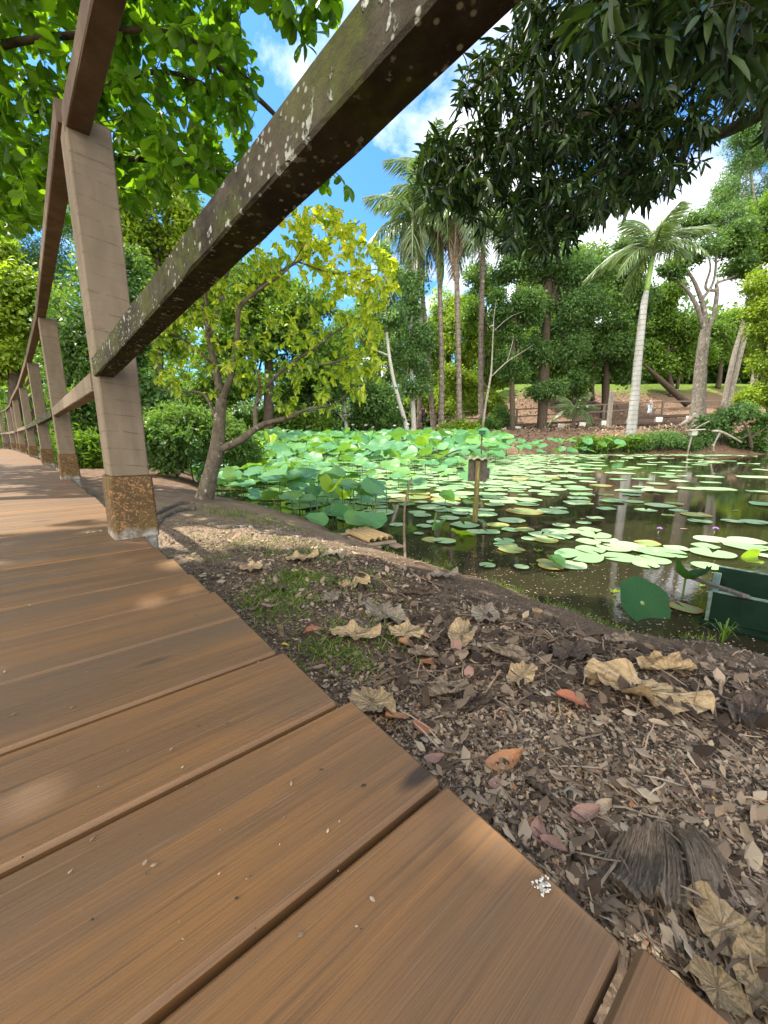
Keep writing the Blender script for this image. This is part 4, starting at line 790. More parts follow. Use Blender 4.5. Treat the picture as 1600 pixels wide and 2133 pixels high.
# ------------------------------------------------------------------ lotus and water lilies
def proj(p):
    p = np.atleast_2d(p)-np.array([0, 0, CAMZ]); d = p[:, 1]*CP-p[:, 2]*SP; u = p[:, 1]*SP+p[:, 2]*CP
    return np.stack([800+FPX*p[:, 0]/d, 1066.5-FPX*u/d], 1)
def disc(rings, seg, zf, notch=0., wav=0., seed=0):
    rg = np.random.default_rng(seed); ph = rg.uniform(0, 6.28, 4); V = [(0, 0, zf(0, 0))]; A = [(.5, 0, 0, .5)]; F = []; n = seg+1 if notch else seg
    th = np.linspace(notch/2, 2*math.pi-notch/2, n) if notch else np.arange(seg)*2*math.pi/seg
    for r in rings:
        for t_ in th:
            q = r*(1+wav*(np.sin(2*t_+ph[0])*.6+np.sin(3*t_+ph[1])*.4+.3*np.sin(7*t_+ph[2]))*r); V.append((q*math.cos(t_), q*math.sin(t_), zf(r, t_))); A.append((.5, r, t_/6.2832, .5))
    m_ = n-1 if notch else n
    F += [[0, 1+j, 1+(j+1) % n] for j in range(m_)]
    for i in range(len(rings)-1):
        a = 1+i*n; F += [[a+j, a+n+j, a+n+(j+1) % n, a+(j+1) % n] for j in range(m_)]
    return np.array(V), F, np.array(A)
def fold_disc(V, ang, ax=0.):
    """fold the disc upward along its midline"""
    V = V.copy(); c, s = math.cos(ax), math.sin(ax); u = V[:, 0]*c+V[:, 1]*s; v = -V[:, 0]*s+V[:, 1]*c; a = ang*(.35+.65*np.clip(np.abs(v)*2, 0, 1))
    z = V[:, 2]+np.abs(v)*np.sin(a); v2 = v*np.cos(a); return np.stack([u*c-v2*s, u*s+v2*c, z], 1)
BL = []
for k in range(7):
    rg = np.random.default_rng(40+k); p1, p2, a1, a2 = rg.uniform(0, 6.28), rg.uniform(0, 6.28), rg.uniform(.05, .16), rg.uniform(.02, .07)
    V, F, A = disc([.12, .35, .6, .82, 1.], 30, lambda r, t_: .13*r**1.4+a1*r*r*math.sin(2*t_+p1)+a2*r**3*math.sin(5*t_+p2)+.008*math.sin(20*t_)*r, 0, .05, k)
    if k >= 5: V = fold_disc(V, rad(48 if k == 5 else 62), rg.uniform(0, 3))
    BL.append((V, F, A))
BM = {(k, mt): None for k in range(7) for mt in ('lotus', 'lotus_l', 'lotus_y', 'lotus_d')}
def blade_mesh(k, mt):
    if BM[k, mt] is None: V, F, A = BL[k]; BM[k, mt] = mesh('blade', V, F, {'leaf': A}, True, M[mt])
    return BM[k, mt]
ST = MB(); ST.tube([(0, 0, 0), (.02, .01, .35), (-.01, .0, .7), (0, 0, 1)], .0045, 5); ST = ST.mesh('stalk', M['stalk'])
from mathutils import Euler, Matrix
def tilted(tilt, taz): return Matrix.Rotation(tilt, 3, Vector((math.cos(taz), math.sin(taz), 0))) @ Matrix.Rotation(random.uniform(0, 6.28), 3, 'Z')
def lotus(x, y, h, r, tilt, taz, k, mt, label, group, parts=True, cat='lotus leaf'):
    rot = tuple(tilted(tilt, taz).to_euler())
    o = empty('lotus_leaf', (x, y, WATER)); tag(o, label, cat, group)
    link('blade', blade_mesh(k, mt), o, (0, 0, h), rot, r)
    if h > .04: link('stalk', ST, o, (0, 0, -.3), (0, 0, random.uniform(0, 6)), (1, 1, h+.3))
    return o
cand = []
def band(n, x0, x1, y0, y1, test, hf, rf, mind):
    xs = RNG.uniform(x0, x1, n); ys = RNG.uniform(y0, y1, n); d = pond_dist(xs, ys); px = proj(np.stack([xs, ys, np.full(n, WATER)], 1))
    keep = []
    for x, y, dd, (qx, qy) in zip(xs, ys, d, px):
        if dd > -.06 or not test(x, y, qx, qy): continue
        if any((x-a)**2+(y-b)**2 < mind*mind for a, b in keep): continue
        keep.append((x, y)); cand.append((x, y, hf(x, y), rf(x, y)))
CP_ = [(385, 985), (445, 1038), (600, 1076), (700, 1110), (790, 1110), (830, 1085), (770, 1040), (690, 990), (640, 960), (520, 935), (400, 945)]
band(5200, -9, 8, 9.3, 20.6, lambda x, y, qx, qy: qx > 380 and x/y < .30-.02*math.sin(y*3)-(.12 if y < 10.5 else 0), lambda x, y: random.uniform(.28, .55)+.48*ss(10, 17, y), lambda x, y: random.uniform(.19, .30), .30)
band(700, 4, 14, 16.4, 19.8, lambda x, y, qx, qy: 1040 < qx < 1330 and y > 17.0+(qx-1040)*.006, lambda x, y: random.uniform(.15, .75), lambda x, y: random.uniform(.17, .27), .38)
band(900, -4.5, .2, 2.5, 8.5, lambda x, y, qx, qy: bool(in_poly(np.array([qx]), np.array([qy]), CP_)[0]), lambda x, y: random.uniform(.07, .30), lambda x, y: random.uniform(.10, .165), .15)
band(500, -5.5, 2.4, 4.0, 9.6, lambda x, y, qx, qy: 400 < qx < 1010 and random.random() < (.95 if qx < 700 else .40), lambda x, y: random.uniform(.10, .34), lambda x, y: random.uniform(.13, .21), .25)
cand.sort(key=lambda c: -c[3]/c[1]); LG = 'lotus leaves standing over the pond on stalks'; far_mb = MB(); nl = 0
for (x, y, h, r) in cand:
    tilt = abs(random.gauss(.33 if y > 9 else .24, .18)); taz = random.uniform(0, 6.28) if random.random() < .4 else random.gauss(0.1, .7); u = random.random()
    k = random.randrange(5) if u < .91 else random.choice((5, 6)); mt = 'lotus_y' if k >= 5 and random.random() < .5 else ('lotus_l' if u < (.30 if y < 9 else .22) else 'lotus')
    if nl < 290:
        lab = {'lotus': 'round blue green lotus leaf raised above the pond on its stalk', 'lotus_l': 'round bright green lotus leaf raised above the pond on its stalk', 'lotus_y': 'young lime green lotus leaf still folded on its stalk'}[mt]
        if k >= 5 and mt != 'lotus_y': lab = 'green lotus leaf with its blade folded upward on its stalk'
        lotus(x, y, h, r, tilt, taz, k, mt, lab, LG+(' folded' if k >= 5 else '')+{'lotus': '', 'lotus_l': ', bright ones', 'lotus_y': ', lime ones'}[mt], parts=True); nl += 1
    else:
        V, F, A = BL[k]; E = np.array(tilted(tilt, taz)); A = A.copy()
        far_mb.add((V*r)@E.T+np.array([x, y, WATER+h]), F, A); far_mb.tube([(x, y, WATER-.2), (x+.01, y, WATER+h)], .006, 4, False)
print('lotus', len(cand), nl)
tag(far_mb.build('lotus_bed', M['lotus'], None, True), 'dense bed of lotus leaves covering the far part of the pond', 'lotus bed', kind='stuff')
def one_lotus(px, py, h, wpx, tilt, taz, k, mt, label, cat='lotus leaf'):
    c = atz(px, py, WATER+h); r = wpx/2/FPX*depth_of(c); o = lotus(c[0], c[1], h, r, tilt, taz, k, mt, label, None, cat=cat); return o
one_lotus(1338, 1256, .045, 112, .85, .15, 1, 'lotus_d', 'large dark lotus leaf tipped upright in shallow water near the green trough')
one_lotus(1428, 1206, .10, 92, .35, 1.9, 5, 'lotus_d', 'dark torn lotus leaf folded over beside the end of the wooden pole')
one_lotus(1557, 1166, .035, 50, .9, .3, 5, 'lotus_y', 'glowing lime leaf standing upright behind the green trough')
one_lotus(1155, 1173, .03, 40, .35, .4, 5, 'lotus', 'small folded green leaf among browning pads in the shallows')
one_lotus(965, 1112, .03, 55, .4, 2.6, 1, 'lotus_y', 'lime leaf lying by the foot of the wooden nest box post')
one_lotus(905, 1098, .06, 55, .5, 1.2, 6, 'lotus_l', 'wilted pale leaf with ribbed folded blade left of the nest box post')
one_lotus(928, 1040, .06, 42, .8, .9, 5, 'lotus_l', 'pale green folded leaf poking up between pads left of the nest box post')
one_lotus(718, 1040, .10, 52, .35, 3.0, 5, 'lotus_y', 'large lime green cupped leaf above the near lotus cluster')
one_lotus(700, 1066, .08, 56, .35, .5, 0, 'lotus', 'wide blue green leaf leaning towards the plank raft')
one_lotus(742, 1080, .07, 56, .4, .2, 3, 'lotus_l', 'wide green leaf drooping just behind the plank raft')
one_lotus(660, 1082, .05, 48, .4, .6, 2, 'lotus', 'blue green leaf at the bank end of the near lotus cluster')
# pads
PADS = []
for k in range(6):
    rg = np.random.default_rng(70+k); p1 = rg.uniform(0, 6.28)
    V, F, A = disc([.25, .6, .9, 1.], 30, lambda r, t_: ((.035 if k % 3 == 1 else .010)*r**6*(1+math.sin(3*t_+p1))+.006*math.sin(2*t_+p1)*r*r), rad(10+6*(k % 3)), .025, 100+k); PADS.append((V, F, A))
PMc = {}
def pad_mesh(k, mt):
    if (k, mt) not in PMc: V, F, A = PADS[k]; PMc[k, mt] = mesh('lily_pad', V, F, {'leaf': A}, True, M[mt])
    return PMc[k, mt]
PL = {'pad': 'round flat green lily pad floating on the pond', 'pad_y': 'round yellowing lily pad floating on the pond', 'pad_b': 'old lily pad with brown edge floating on the pond'}
PG2 = {'pad': 'green lily pads on the pond', 'pad_y': 'yellowing lily pads on the pond', 'pad_b': 'brown edged lily pads on the pond'}
placed = []
def pad(x, y, r, mt):
    z = WATER+.004+.0021*(len(placed) % 5); o = link('lily_pad', pad_mesh(random.randrange(6), mt), None, (x, y, z), (random.uniform(-.012, .012), random.uniform(-.012, .012), random.uniform(0, 6.28)), r); tag(o, PL[mt], 'lily pad', PG2[mt]); placed.append((x, y, r))
Z2 = [(135, 657, 110), (140, 685, 130), (175, 713, 145, 'pad_y'), (360, 782, 90, 'pad_y'), (395, 808, 140, 'pad_b'), (500, 795, 170), (340, 628, 140), (275, 650, 90), (365, 660, 130), (440, 640, 140), (420, 608, 150), (170, 600, 100), (250, 600, 100, 'pad_y'), (100, 575, 120), (175, 550, 150), (50, 610, 120), (450, 573, 90), (510, 608, 120), (605, 603, 120), (640, 632, 160), (600, 665, 130), (700, 655, 120), (545, 748, 250), (610, 715, 150), (740, 705, 170), (780, 752, 190), (820, 685, 170), (930, 677, 130, 'pad_y'), (900, 715, 150), (1010, 730, 230), (960, 765, 170), (920, 793, 130), (1090, 705, 120), (1250, 695, 130), (1290, 735, 210), (1290, 652, 170), (1480, 660, 170), (1470, 695, 190), (1260, 805, 150), (575, 563, 80), (640, 532, 90), (400, 497, 170), (435, 480, 90), (260, 458, 130), (80, 462, 110), (35, 487, 90), (30, 430, 60), (180, 425, 90), (240, 405, 60), (380, 405, 110), (330, 385, 120), (200, 385, 90), (110, 400, 90), (60, 380, 70), (730, 440, 130), (850, 440, 110), (700, 482, 100), (920, 490, 110), (1000, 465, 150), (1080, 455, 90), (1100, 490, 90), (1200, 515, 145), (1220, 553, 110), (1400, 553, 100), (1530, 560, 140), (1045, 517, 65), (830, 383, 145), (840, 405, 90), (565, 403, 130), (545, 425, 110), (700, 403, 80), (600, 330, 90), (765, 318, 90), (905, 362, 100), (980, 343, 100), (900, 315, 100), (1170, 368, 130), (1310, 372, 180), (1540, 388, 100), (1280, 337, 100), (1090, 297, 100), (1095, 247, 140), (1600, 750, 90), (40, 800, 90), (230, 812, 80), (1140, 1035, 150, 'pad_b'), (1560, 700, 120), (860, 985, 10)]
for q in Z2[:-1]:
    c = atz(1000+q[0]*.375, 880+q[1]*.375, WATER); pad(c[0], c[1], q[2]*.375/2/FPX*depth_of(c), q[3] if len(q) > 3 else ('pad_y' if random.random() < .10 else 'pad'))
Z1 = [(1275, 525, 75), (1430, 615, 110), (1490, 590, 90), (1390, 570, 90), (1345, 635, 90), (1515, 655, 160), (1290, 660, 90), (1400, 745, 130), (1330, 735, 110, 'pad_y'), (1140, 650, 90), (1025, 610, 90), (1280, 600, 100), (1190, 540, 90), (1250, 580, 100), (980, 670, 110, 'pad_b'), (1060, 500, 90), (1000, 495, 90), (1100, 470, 110), (1050, 550, 80), (1575, 690, 110), (1260, 700, 60)]
for q in Z1:
    c = atz(400+q[0]*.375, 850+q[1]*.375, WATER); pad(c[0], c[1], q[2]*.375/2/FPX*depth_of(c), q[3] if len(q) > 3 else 'pad')
xs = RNG.uniform(-4, 16, 16000); ys = RNG.uniform(3.2, 18.5, 16000); dd = pond_dist(xs, ys); q = proj(np.stack([xs, ys, np.full(16000, WATER)], 1)); np_ = len(placed); field = MB(); nf = 0
extra = []
for x, y, d_, (qx, qy) in zip(xs, ys, dd, q):
    if d_ > -.3 or qx > 1640 or qx < 420 or qy > 1085: continue
    fx = np.interp(qx, [420, 1000, 1150, 1350, 1600], [1., 1., .85, .32, .12])*np.interp(qy, [925, 960, 1000, 1060, 1090], [1., 1., .9, .75, .35])
    if qx > 1130 and qy > 950: fx *= .12
    if qx > 1250: fx *= .5
    if random.random() > fx: continue
    r = random.uniform(.15, .25)*(1.12 if y > 7 else .85)
    if any((x-a)**2+(y-b)**2 < (.68*(r+c_))**2 for a, b, c_ in placed+extra): continue
    extra.append((x, y, r))
extra.sort(key=lambda e: e[1])
for x, y, r in extra:
    mt = 'pad' if random.random() < .90 else random.choice(('pad_y', 'pad_b'))
    if len(placed) < 295: pad(x, y, r, mt)
    else:
        V, F, A = PADS[random.randrange(6)]; a = random.uniform(0, 6.28); c_, s_ = math.cos(a), math.sin(a)
        field.add(np.stack([x+r*(V[:, 0]*c_-V[:, 1]*s_), y+r*(V[:, 0]*s_+V[:, 1]*c_), WATER+.005+.002*random.randrange(5)+V[:, 2]*r], 1), F, A)
print('pads', len(placed), len(extra))
if field.n: tag(field.build('lily_bed', M['pad'], None, True), 'far carpet of lily pads between the nest box post and the distant lotus bed', 'lily bed', kind='stuff')
# blossoms
def flower(px, py, Y, r, mt, label, group=None, h=None, nm='lotus_flower', cat='flower'):
    c = at(px, py, Y); 
    if h is not None: c = atz(px, py, WATER+h)
    b = np.array([c[0], c[1], WATER]); o = empty(nm, tuple(b)); tag(o, label, cat, group); mb = MB()
    for ring, n, el in ((0, 7, .35), (1, 7, .75), (2, 5, 1.15)):
        for i in range(n):
            az = 6.2832*(i+.5*ring)/n+random.uniform(-.1, .1); d = np.array([math.cos(az)*math.cos(el), math.sin(az)*math.cos(el), math.sin(el)]); s_ = np.array([-math.sin(az), math.cos(az), 0]); n_ = np.cross(s_, d)
            L = r*(1-.12*ring); V = [d*0, d*L*.45+s_*L*.26-n_*L*.05, d*L*.45-s_*L*.26-n_*L*.05, d*L*.8+s_*L*.2+n_*.02*L, d*L*.8-s_*L*.2+n_*.02*L, d*L+n_*.1*L]
            mb.add(np.array(V), [[0, 2, 1], [1, 2, 4, 3], [3, 4, 5]])
    mb.build('bloom', M[mt], o, True, tuple(c-b)); link('stalk', ST, o, (0, 0, -.1), None, (1, 1, max(c[2]-WATER, .01)+.1))
FG = 'pale lotus flowers at the far edge of the lotus bed'
for px, py in ((566, 902), (640, 893), (735, 887), (762, 888), (777, 892), (850, 886), (705, 891), (690, 893), (822, 889)):
    flower(px, py, 19.6, .15, 'petal', 'white pink lotus flower open above the far edge of the lotus bed', FG)
flower(860, 934, 10.5, .07, 'petal', 'closed white lotus bud on a tall stalk in the middle of the lotus bed'); flower(851, 960, 8., .05, 'petal', 'small white lotus bud rising behind the thin bent stake')
flower(1374, 1102, 0, .022, 'petal_p', 'tiny purple water lily flower on open water, nearer the white palm reflection', h=.03, nm='water_lily_flower'); flower(1491, 1102, 0, .024, 'petal_p', 'tiny purple water lily flower on open water behind the glowing lime leaf', h=.03, nm='water_lily_flower')
# floating petals, seeds and fallen leaves
n = 13000; xs = RNG.uniform(-.4, 3.2, n); ys = RNG.uniform(1.2, 4.2, n); d_ = pond_dist(xs, ys); k = (d_ < -.01) & (RNG.random(n) < np.exp(d_/.55)+.05)
n2 = 500; x2 = RNG.uniform(0, 17, n2); y2 = RNG.uniform(3, 18, n2); k2 = pond_dist(x2, y2) < -.3
O = np.concatenate([np.stack([xs[k], ys[k], np.full(k.sum(), WATER+.0035)], 1), np.stack([x2[k2], y2[k2], np.full(k2.sum(), WATER+.004)], 1)]); m_ = len(O); sz = np.concatenate([RNG.uniform(.003, .013, k.sum()), RNG.uniform(.03, .10, k2.sum())])
A = rdir(m_); A[:, 2] = 0; V, F, At = leaves(O, A, unit(np.array([0, 0, 1.])+RNG.normal(size=(m_, 3))*.05), sz, (np.array([(0, 0, 0), (.5, .3, .02), (1, 0, 0), (.5, -.3, .02)]), np.array([[0, 1, 2, 3]])), RNG.uniform(.5, 1, m_))
tag(link('floating_debris', mesh('floating_debris', V, [F], {'leaf': At}, False, M['litter'])), 'petals, seeds and dead leaves drifting on the pond', 'debris', kind='stuff')
# ------------------------------------------------------------------ things in the water
M['old_plank'] = plain_mat('old_plank', (.16, .115, .075), (.40, .31, .21), 25, .9, .6, (1, 6, 6)); M['old_plank2'] = plain_mat('straw_plank', (.30, .19, .08), (.52, .38, .19), 25, .85, .6, (1, 7, 7))
M['grey_board'] = plain_mat('grey_board', (.050, .042, .034), (.16, .14, .115), 22, .9, .5, (6, 6, 1)); M['post_wet'] = plain_mat('mossy_stake', (.075, .065, .025), (.24, .195, .07), 30, .9, .6, (3, 3, .6)); M['tin'] = plain_mat('mossy_tin', (.10, .12, .05), (.26, .28, .17), 22, .7, .3)
b = atz(990, 1086, WATER); o = empty('nest_box', tuple(b), rad(-14)); tag(o, 'grey wooden nest box with corrugated roof on a mossy stake in the pond', 'nest box'); k = depth_of(b)/FPX
mb = MB(); mb.tube([(-.006, 0, -.5), (-.002, 0, .1), (.0, 0, .3), (.004, 0, .52)], [.024, .023, .022, .021], 9, True, .05); mb.build('stake', M['post_wet'], o)
mb = MB(); W = .078; H_ = .185; zb = .345
mb.box((0, .03, zb+H_/2), (W, 0, 0), (0, .005, 0), (0, 0, H_/2), .001); mb.build('front_board', M['grey_board'], o, False)
mb = MB()
for sx in (-1, 1): mb.box((sx*(W-.005), .105, zb+H_/2+.004), (.0055, 0, 0), (0, .068, 0), (0, 0, H_/2-.005), .001)
mb.box((0, .17, zb+H_/2), (W-.012, 0, 0), (0, .005, 0), (0, 0, H_/2), .001); mb.box((0, .10, zb+.008), (W-.012, 0, 0), (0, .06, 0), (0, 0, .006)); mb.build('side_boards', M['grey_board'], o, False)
mb = MB(); mb.box((.09, .10, zb+.065), (.012, 0, 0), (0, .03, 0), (0, 0, .045), .002); mb.build('landing_block', M['grey_board'], o, False)
nx_, V, F = 33, [], []
for j in range(2):
    for i in range(nx_):
        u = i/(nx_-1); V.append(((u-.5)*.26, -.03+j*.255, zb+H_+.013+.012*j+(.011*math.cos(u*8*math.pi))-.05*max(0, u-.62)**1*1.2))
F = [[i, i+1, nx_+i+1, nx_+i] for i in range(nx_-1)]; V2 = [(x, y, z-.005) for x, y, z in V]; F2 = [[q+2*nx_ for q in f][::-1] for f in F]+[[i+1, i, 2*nx_+i, 2*nx_+i+1] for i in range(nx_-1)]
link('roof', mesh('roof', V+V2, F+F2, None, True, M['tin']), o)
# stake, little green box far off
P = [atg(846, 1172)-np.array([0, 0, .06])]+[P_ for P_ in (at(842, 1110, 2.12), at(843, 1060, 2.13), at(850, 1020, 2.14), at(858, 994, 2.15))]; mb = MB(); spline_tube(mb, [p-P[0] for p in P], [.0075, .0070, .0062, .0055, .0045], 8, 16, .08)
tag(link('stake', mb.mesh('stake', M['twig'], True), None, tuple(P[0])), 'thin bent dark stake stuck in the bank at the waterline', 'stake')
b = atz(1003, 934, WATER); b = np.array([at(1003, 934, 10.8)[0], 10.8, WATER]); o = empty('feeder_box', tuple(b)); tag(o, 'small dark green feeder box on a rusty pole among the lotus behind the nest box', 'feeder box'); zt = at(1003, 902, 10.8)[2]-WATER
mb = MB(); mb.tube([(0, 0, -.3), (0, 0, zt)], .02, 7); mb.build('pole', M['bk_dark'], o); M['green_box'] = plain_mat('green_box_paint', (.02, .07, .05), (.035, .11, .07), 12, .6, .2)
mb = MB(); mb.box((0, 0, zt), (.075, 0, 0), (0, .07, 0), (0, 0, .05), .004); mb.box((0, 0, zt+.058), (.095, 0, 0), (0, .09, 0), (0, 0, .008), .002); mb.build('box', M['green_box'], o, False)
b = np.array([at(1432, 935, 18.9)[0], 18.9, WATER]); o = empty('bird_feeder', tuple(b)); tag(o, 'little white bird feeder with flat pinkish roof on a leaning stick at the far shore', 'bird feeder'); zt = at(1438, 902, 18.9)[2]-WATER
mb = MB(); mb.tube([(0, 0, -.3), (.12, 0, zt-.1)], .035, 7); mb.build('stick', M['bk_grey'], o); mb = MB(); mb.box((.16, 0, zt), (.13, 0, 0), (0, .12, 0), (0, 0, .11), .006); mb.build('box', M['white'], o, False)
mb = MB(); mb.box((.24, 0, zt+.15), (.33, 0, .02), (0, .2, 0), (0, 0, .018), .004); mb.build('roof', plain_mat('pink_roof', (.45, .33, .32), (.62, .50, .48), 10, .7), o, False)
# driftwood at the right shore
def wood(name, paths, Y, mat, label, cat, group=None):
    mb = MB(); b = None
    for pth in paths:
        P, r = px_path(pth, Y)
        if b is None: b = P[0].copy()
        spline_tube(mb, P-b, r, 8, 16, .1)
    tag(link(name, mb.mesh(name, mat, True), None, tuple(b)), label, cat, group)
wood('driftwood', [[(1484, 898, 5), (1500, 899, 6), (1515, 905, 5), (1532, 914, 4), (1545, 922, 3)], [(1500, 900, 4), (1494, 912, 3.5), (1488, 925, 3), (1485, 942, 3)]], 18.8, M['bk_grey'], 'grey driftwood bough propped on a forked leg at the far shore', 'driftwood')
wood('driftwood', [[(1566, 935, 6), (1562, 912, 6), (1555, 890, 5), (1545, 878, 3)], [(1562, 912, 5), (1575, 905, 4), (1590, 895, 3), (1602, 885, 2)], [(1560, 905, 4), (1548, 912, 3), (1538, 915, 2)]], 18.9, M['bk_dark'], 'dark branching dead shrub trunk at the far right shore', 'driftwood')
wood('branch', [[(1448, 893, 2.4), (1464, 884, 2.6), (1478, 877, 2.6)]], 19.3, M['bk_grey'], 'straight bare branch leaning over the little white feeder', 'branch')
wood('branch', [[(900, 937, 2), (912, 925, 3), (922, 915, 3), (930, 910, 2)]], 11., M['bk_dark'], 'short dark branch sticking out of the lotus left of the green feeder', 'branch'); wood('branch', [[(925, 952, 2), (940, 943, 3), (955, 938, 3), (962, 937, 2)]], 9.5, M['bk_dark'], 'curved dark branch lying among the lotus nearer the nest box', 'branch')
wood('branch', [[(1488, 945, 1.5), (1486, 925, 3)]], 18.6, M['bk_grey'], 'pale upright stick standing in the water under the driftwood bough', 'branch')
# plank raft at the shore
c = atz(756, 1121, WATER+.05); o = empty('plank_raft', (c[0], c[1], WATER+.012), 0); tag(o, 'small raft of weathered planks and bamboo halves moored at the bank', 'raft')
A0, B0, C0, D0 = [atz(x, y, WATER+.045) for x, y in ((692, 1112), (752, 1139), (822, 1121), (735, 1097))]; e1 = unit(B0-A0); e2 = unit(np.cross((0, 0, 1), e1)); L1 = np.linalg.norm(B0-A0); W2 = abs((D0-A0)@e2); base = np.array([c[0], c[1], WATER+.012])
def rp(u, v, z): return A0+e1*u*L1+e2*v*W2+np.array([0, 0, z])-base
def plank(nm, u0, v0, u1, v1, w_, th, z, mat):
    a, b_ = rp(u0, v0, z), rp(u1, v1, z); d = unit(b_-a); s_ = np.cross((0, 0, 1), d); mb = MB(); mb.box((0, 0, 0), d*np.linalg.norm(b_-a)/2, s_*w_/2, np.array([0, 0, th/2]), .003); mb.build(nm, mat, o, False, tuple((a+b_)/2))
plank('plank', -.02, .10, 1.02, .10, .062, .016, -.012, M['old_plank']); plank('plank', .12, .42, 1.12, .42, .055, .016, -.012, M['old_plank']); plank('plank', .2, .95, 1.25, .95, .06, .016, -.012, M['old_plank'])
plank('cross_plank', 1.0, -.05, 1.06, 1.05, .036, .014, .005, M['old_plank']); plank('cross_plank', .18, .0, .2, 1.0, .036, .014, .005, M['old_plank'])
def halfpipe(u0, u1, v, r, z):
    mb = MB(); a, b_ = rp(u0, v, z), rp(u1, v, z); d = unit(b_-a); s_ = np.cross((0, 0, 1), d); n = 9; V = []
    for q in (a, b_):
        for rr_ in (r, r*.82):
            V += [q-(a+b_)/2+s_*rr_*math.cos(t_)+np.array([0, 0, rr_*math.sin(t_)]) for t_ in np.linspace(0, math.pi, n)]
    F = [[i, i+1, 2*n+i+1, 2*n+i] for i in range(n-1)]+[[n+i+1, n+i, 3*n+i, 3*n+i+1] for i in range(n-1)]+[[i+1, i, n+i, n+i+1] for i in range(n-1)]+[[2*n+i, 2*n+i+1, 3*n+i+1, 3*n+i] for i in range(n-1)]
    link('bamboo_half', mesh('bamboo_half', V, F, None, True, M['old_plank2']), o, tuple((a+b_)/2))
for v in (.40, .60, .80, 1.0): halfpipe(.16, .95, v, .024, .014)
# green trough boat
M['boat'] = plain_mat('dark_green_paint', (.003, .013, .007), (.007, .022, .012), 18, .6, .25, spec=.12); M['boat_rim'] = plain_mat('worn_rim', (.03, .075, .05), (.15, .20, .16), 40, .6, .3); M['boat_in'] = plain_mat('chalky_blue_inside', (.17, .24, .25), (.28, .35, .35), 14, .7, .2)
zr = WATER+.135; n0 = atz(1484, 1233, zr); f0 = atz(1498, 1180, zr); wv_ = f0-n0; Wd = np.linalg.norm(wv_); wv_ /= Wd; lv = np.array([wv_[1], -wv_[0], 0]); Lb = 1.3; o = empty('punt', (n0[0], n0[1], WATER)); tag(o, 'dark green square ended punt with a pale inside drawn up at the muddy shore', 'punt')
def bp(l, w_, z): return lv*l+wv_*w_+np.array([0, 0, z])
def bbox(nm, l0, l1, w0, w1, z0, z1, mat, bev=.003): mb = MB(); mb.box(bp((l0+l1)/2, (w0+w1)/2, (z0+z1)/2), lv*(l1-l0)/2, wv_*(w1-w0)/2, np.array([0, 0, (z1-z0)/2]), bev); return mb.build(nm, mat, o, False)
bbox('near_side', 0, Lb, 0, .016, .022, .135, M['boat']); bbox('far_side', 0, Lb, Wd-.016, Wd, -.1, .135, M['boat'])
mb = MB(); mb.add([bp(l, w_, z) for l in (-.02, Lb) for w_, z in ((-.022, .022), (-.022, .010), (.016, -.16), (.03, -.16), (.03, .022))], [[0, 1, 6, 5], [1, 2, 7, 6], [2, 3, 8, 7], [3, 4, 9, 8], [4, 0, 5, 9], [4, 3, 2, 1, 0], [5, 6, 7, 8, 9]]); mb.build('lower_strake', M['boat'], o, False)
bbox('end_board', -.012, .012, .018, Wd-.018, -.12, .100, M['boat']); bbox('end_rim', -.014, .014, .0185, Wd-.0185, .1005, .112, M['boat_rim']); bbox('thwart', .014, .085, .018, Wd-.018, -.05, .055, M['boat']); bbox('floor_board', .086, Lb-.01, .018, Wd-.018, -.08, .030, M['boat_in'], .001)
bbox('rail_rim', 0, Lb, -.002, .0165, .1355, .140, M['boat_rim'], .001); bbox('rail_rim', 0, Lb, Wd-.0165, Wd+.002, .1355, .140, M['boat_rim'], .001); mb = MB(); mb.box(bp(-.004, -.002, .075), lv*.006, wv_*.006, np.array([0, 0, .06]), .001); mb.build('corner_strip', M['boat_rim'], o, False)
a = atz(1441, 1203, WATER+.115); b_ = atz(1556, 1243, WATER+.150); d = unit(b_-a); s_ = unit(np.cross((0, 0, 1), d)); mb = MB(); u_ = np.cross(d, s_); L_ = np.linalg.norm(b_-a)
mb.box(d*L_/2, d*L_/2, s_*.013, u_*.0055, .002); tag(link('pole', mb.mesh('pole', M['grey_board'], False), None, tuple(a)), 'flat grey wooden pole resting on the rim of the green punt', 'pole')
# ------------------------------------------------------------------ far boardwalk with railing and person
M['far_wood'] = plain_mat('far_boardwalk_wood', (.045, .034, .026), (.11, .083, .06), 6, .85, .3); M['far_wood2'] = plain_mat('far_railing_wood', (.12, .09, .065), (.21, .16, .12), 6, .85, .3); M['white_block'] = plain_mat('white_block', (.62, .60, .57), (.78, .77, .74), 5, .8, .2)
FB = [(560, 893, 26), (690, 893, 26), (880, 890, 26.2), (1000, 887, 26.8), (1100, 882, 27.6), (1200, 876, 28.6), (1300, 869, 29.5), (1380, 864.5, 30), (1480, 861, 30.5), (1600, 859, 31), (1700, 858, 31.4)]
FP = smooth_line([at(*q) for q in FB], 90); root2 = empty('far_boardwalk', tuple(FP[0])); tag(root2, 'distant dark boardwalk on white blocks with a timber railing crossing the brown slope', 'boardwalk'); b0 = FP[0]
mb = MB()
for a, b_ in zip(FP[:-1], FP[1:]): d = b_-a; s_ = unit(np.cross((0, 0, 1), d)); mb.box((a+b_)/2-b0+s_*.8+np.array([0, 0, -.09]), d*.503, s_*.9, np.array([0, 0, .09]))
mb.build('deck', M['far_wood'], root2, False)
dist = np.concatenate([[0], np.cumsum(np.linalg.norm(np.diff(FP, axis=0), axis=1))]); ev = lambda s: np.array([np.interp(s, dist, FP[:, i]) for i in range(3)])
pts = [ev(s) for s in np.arange(.3, dist[-1], 2.5)]
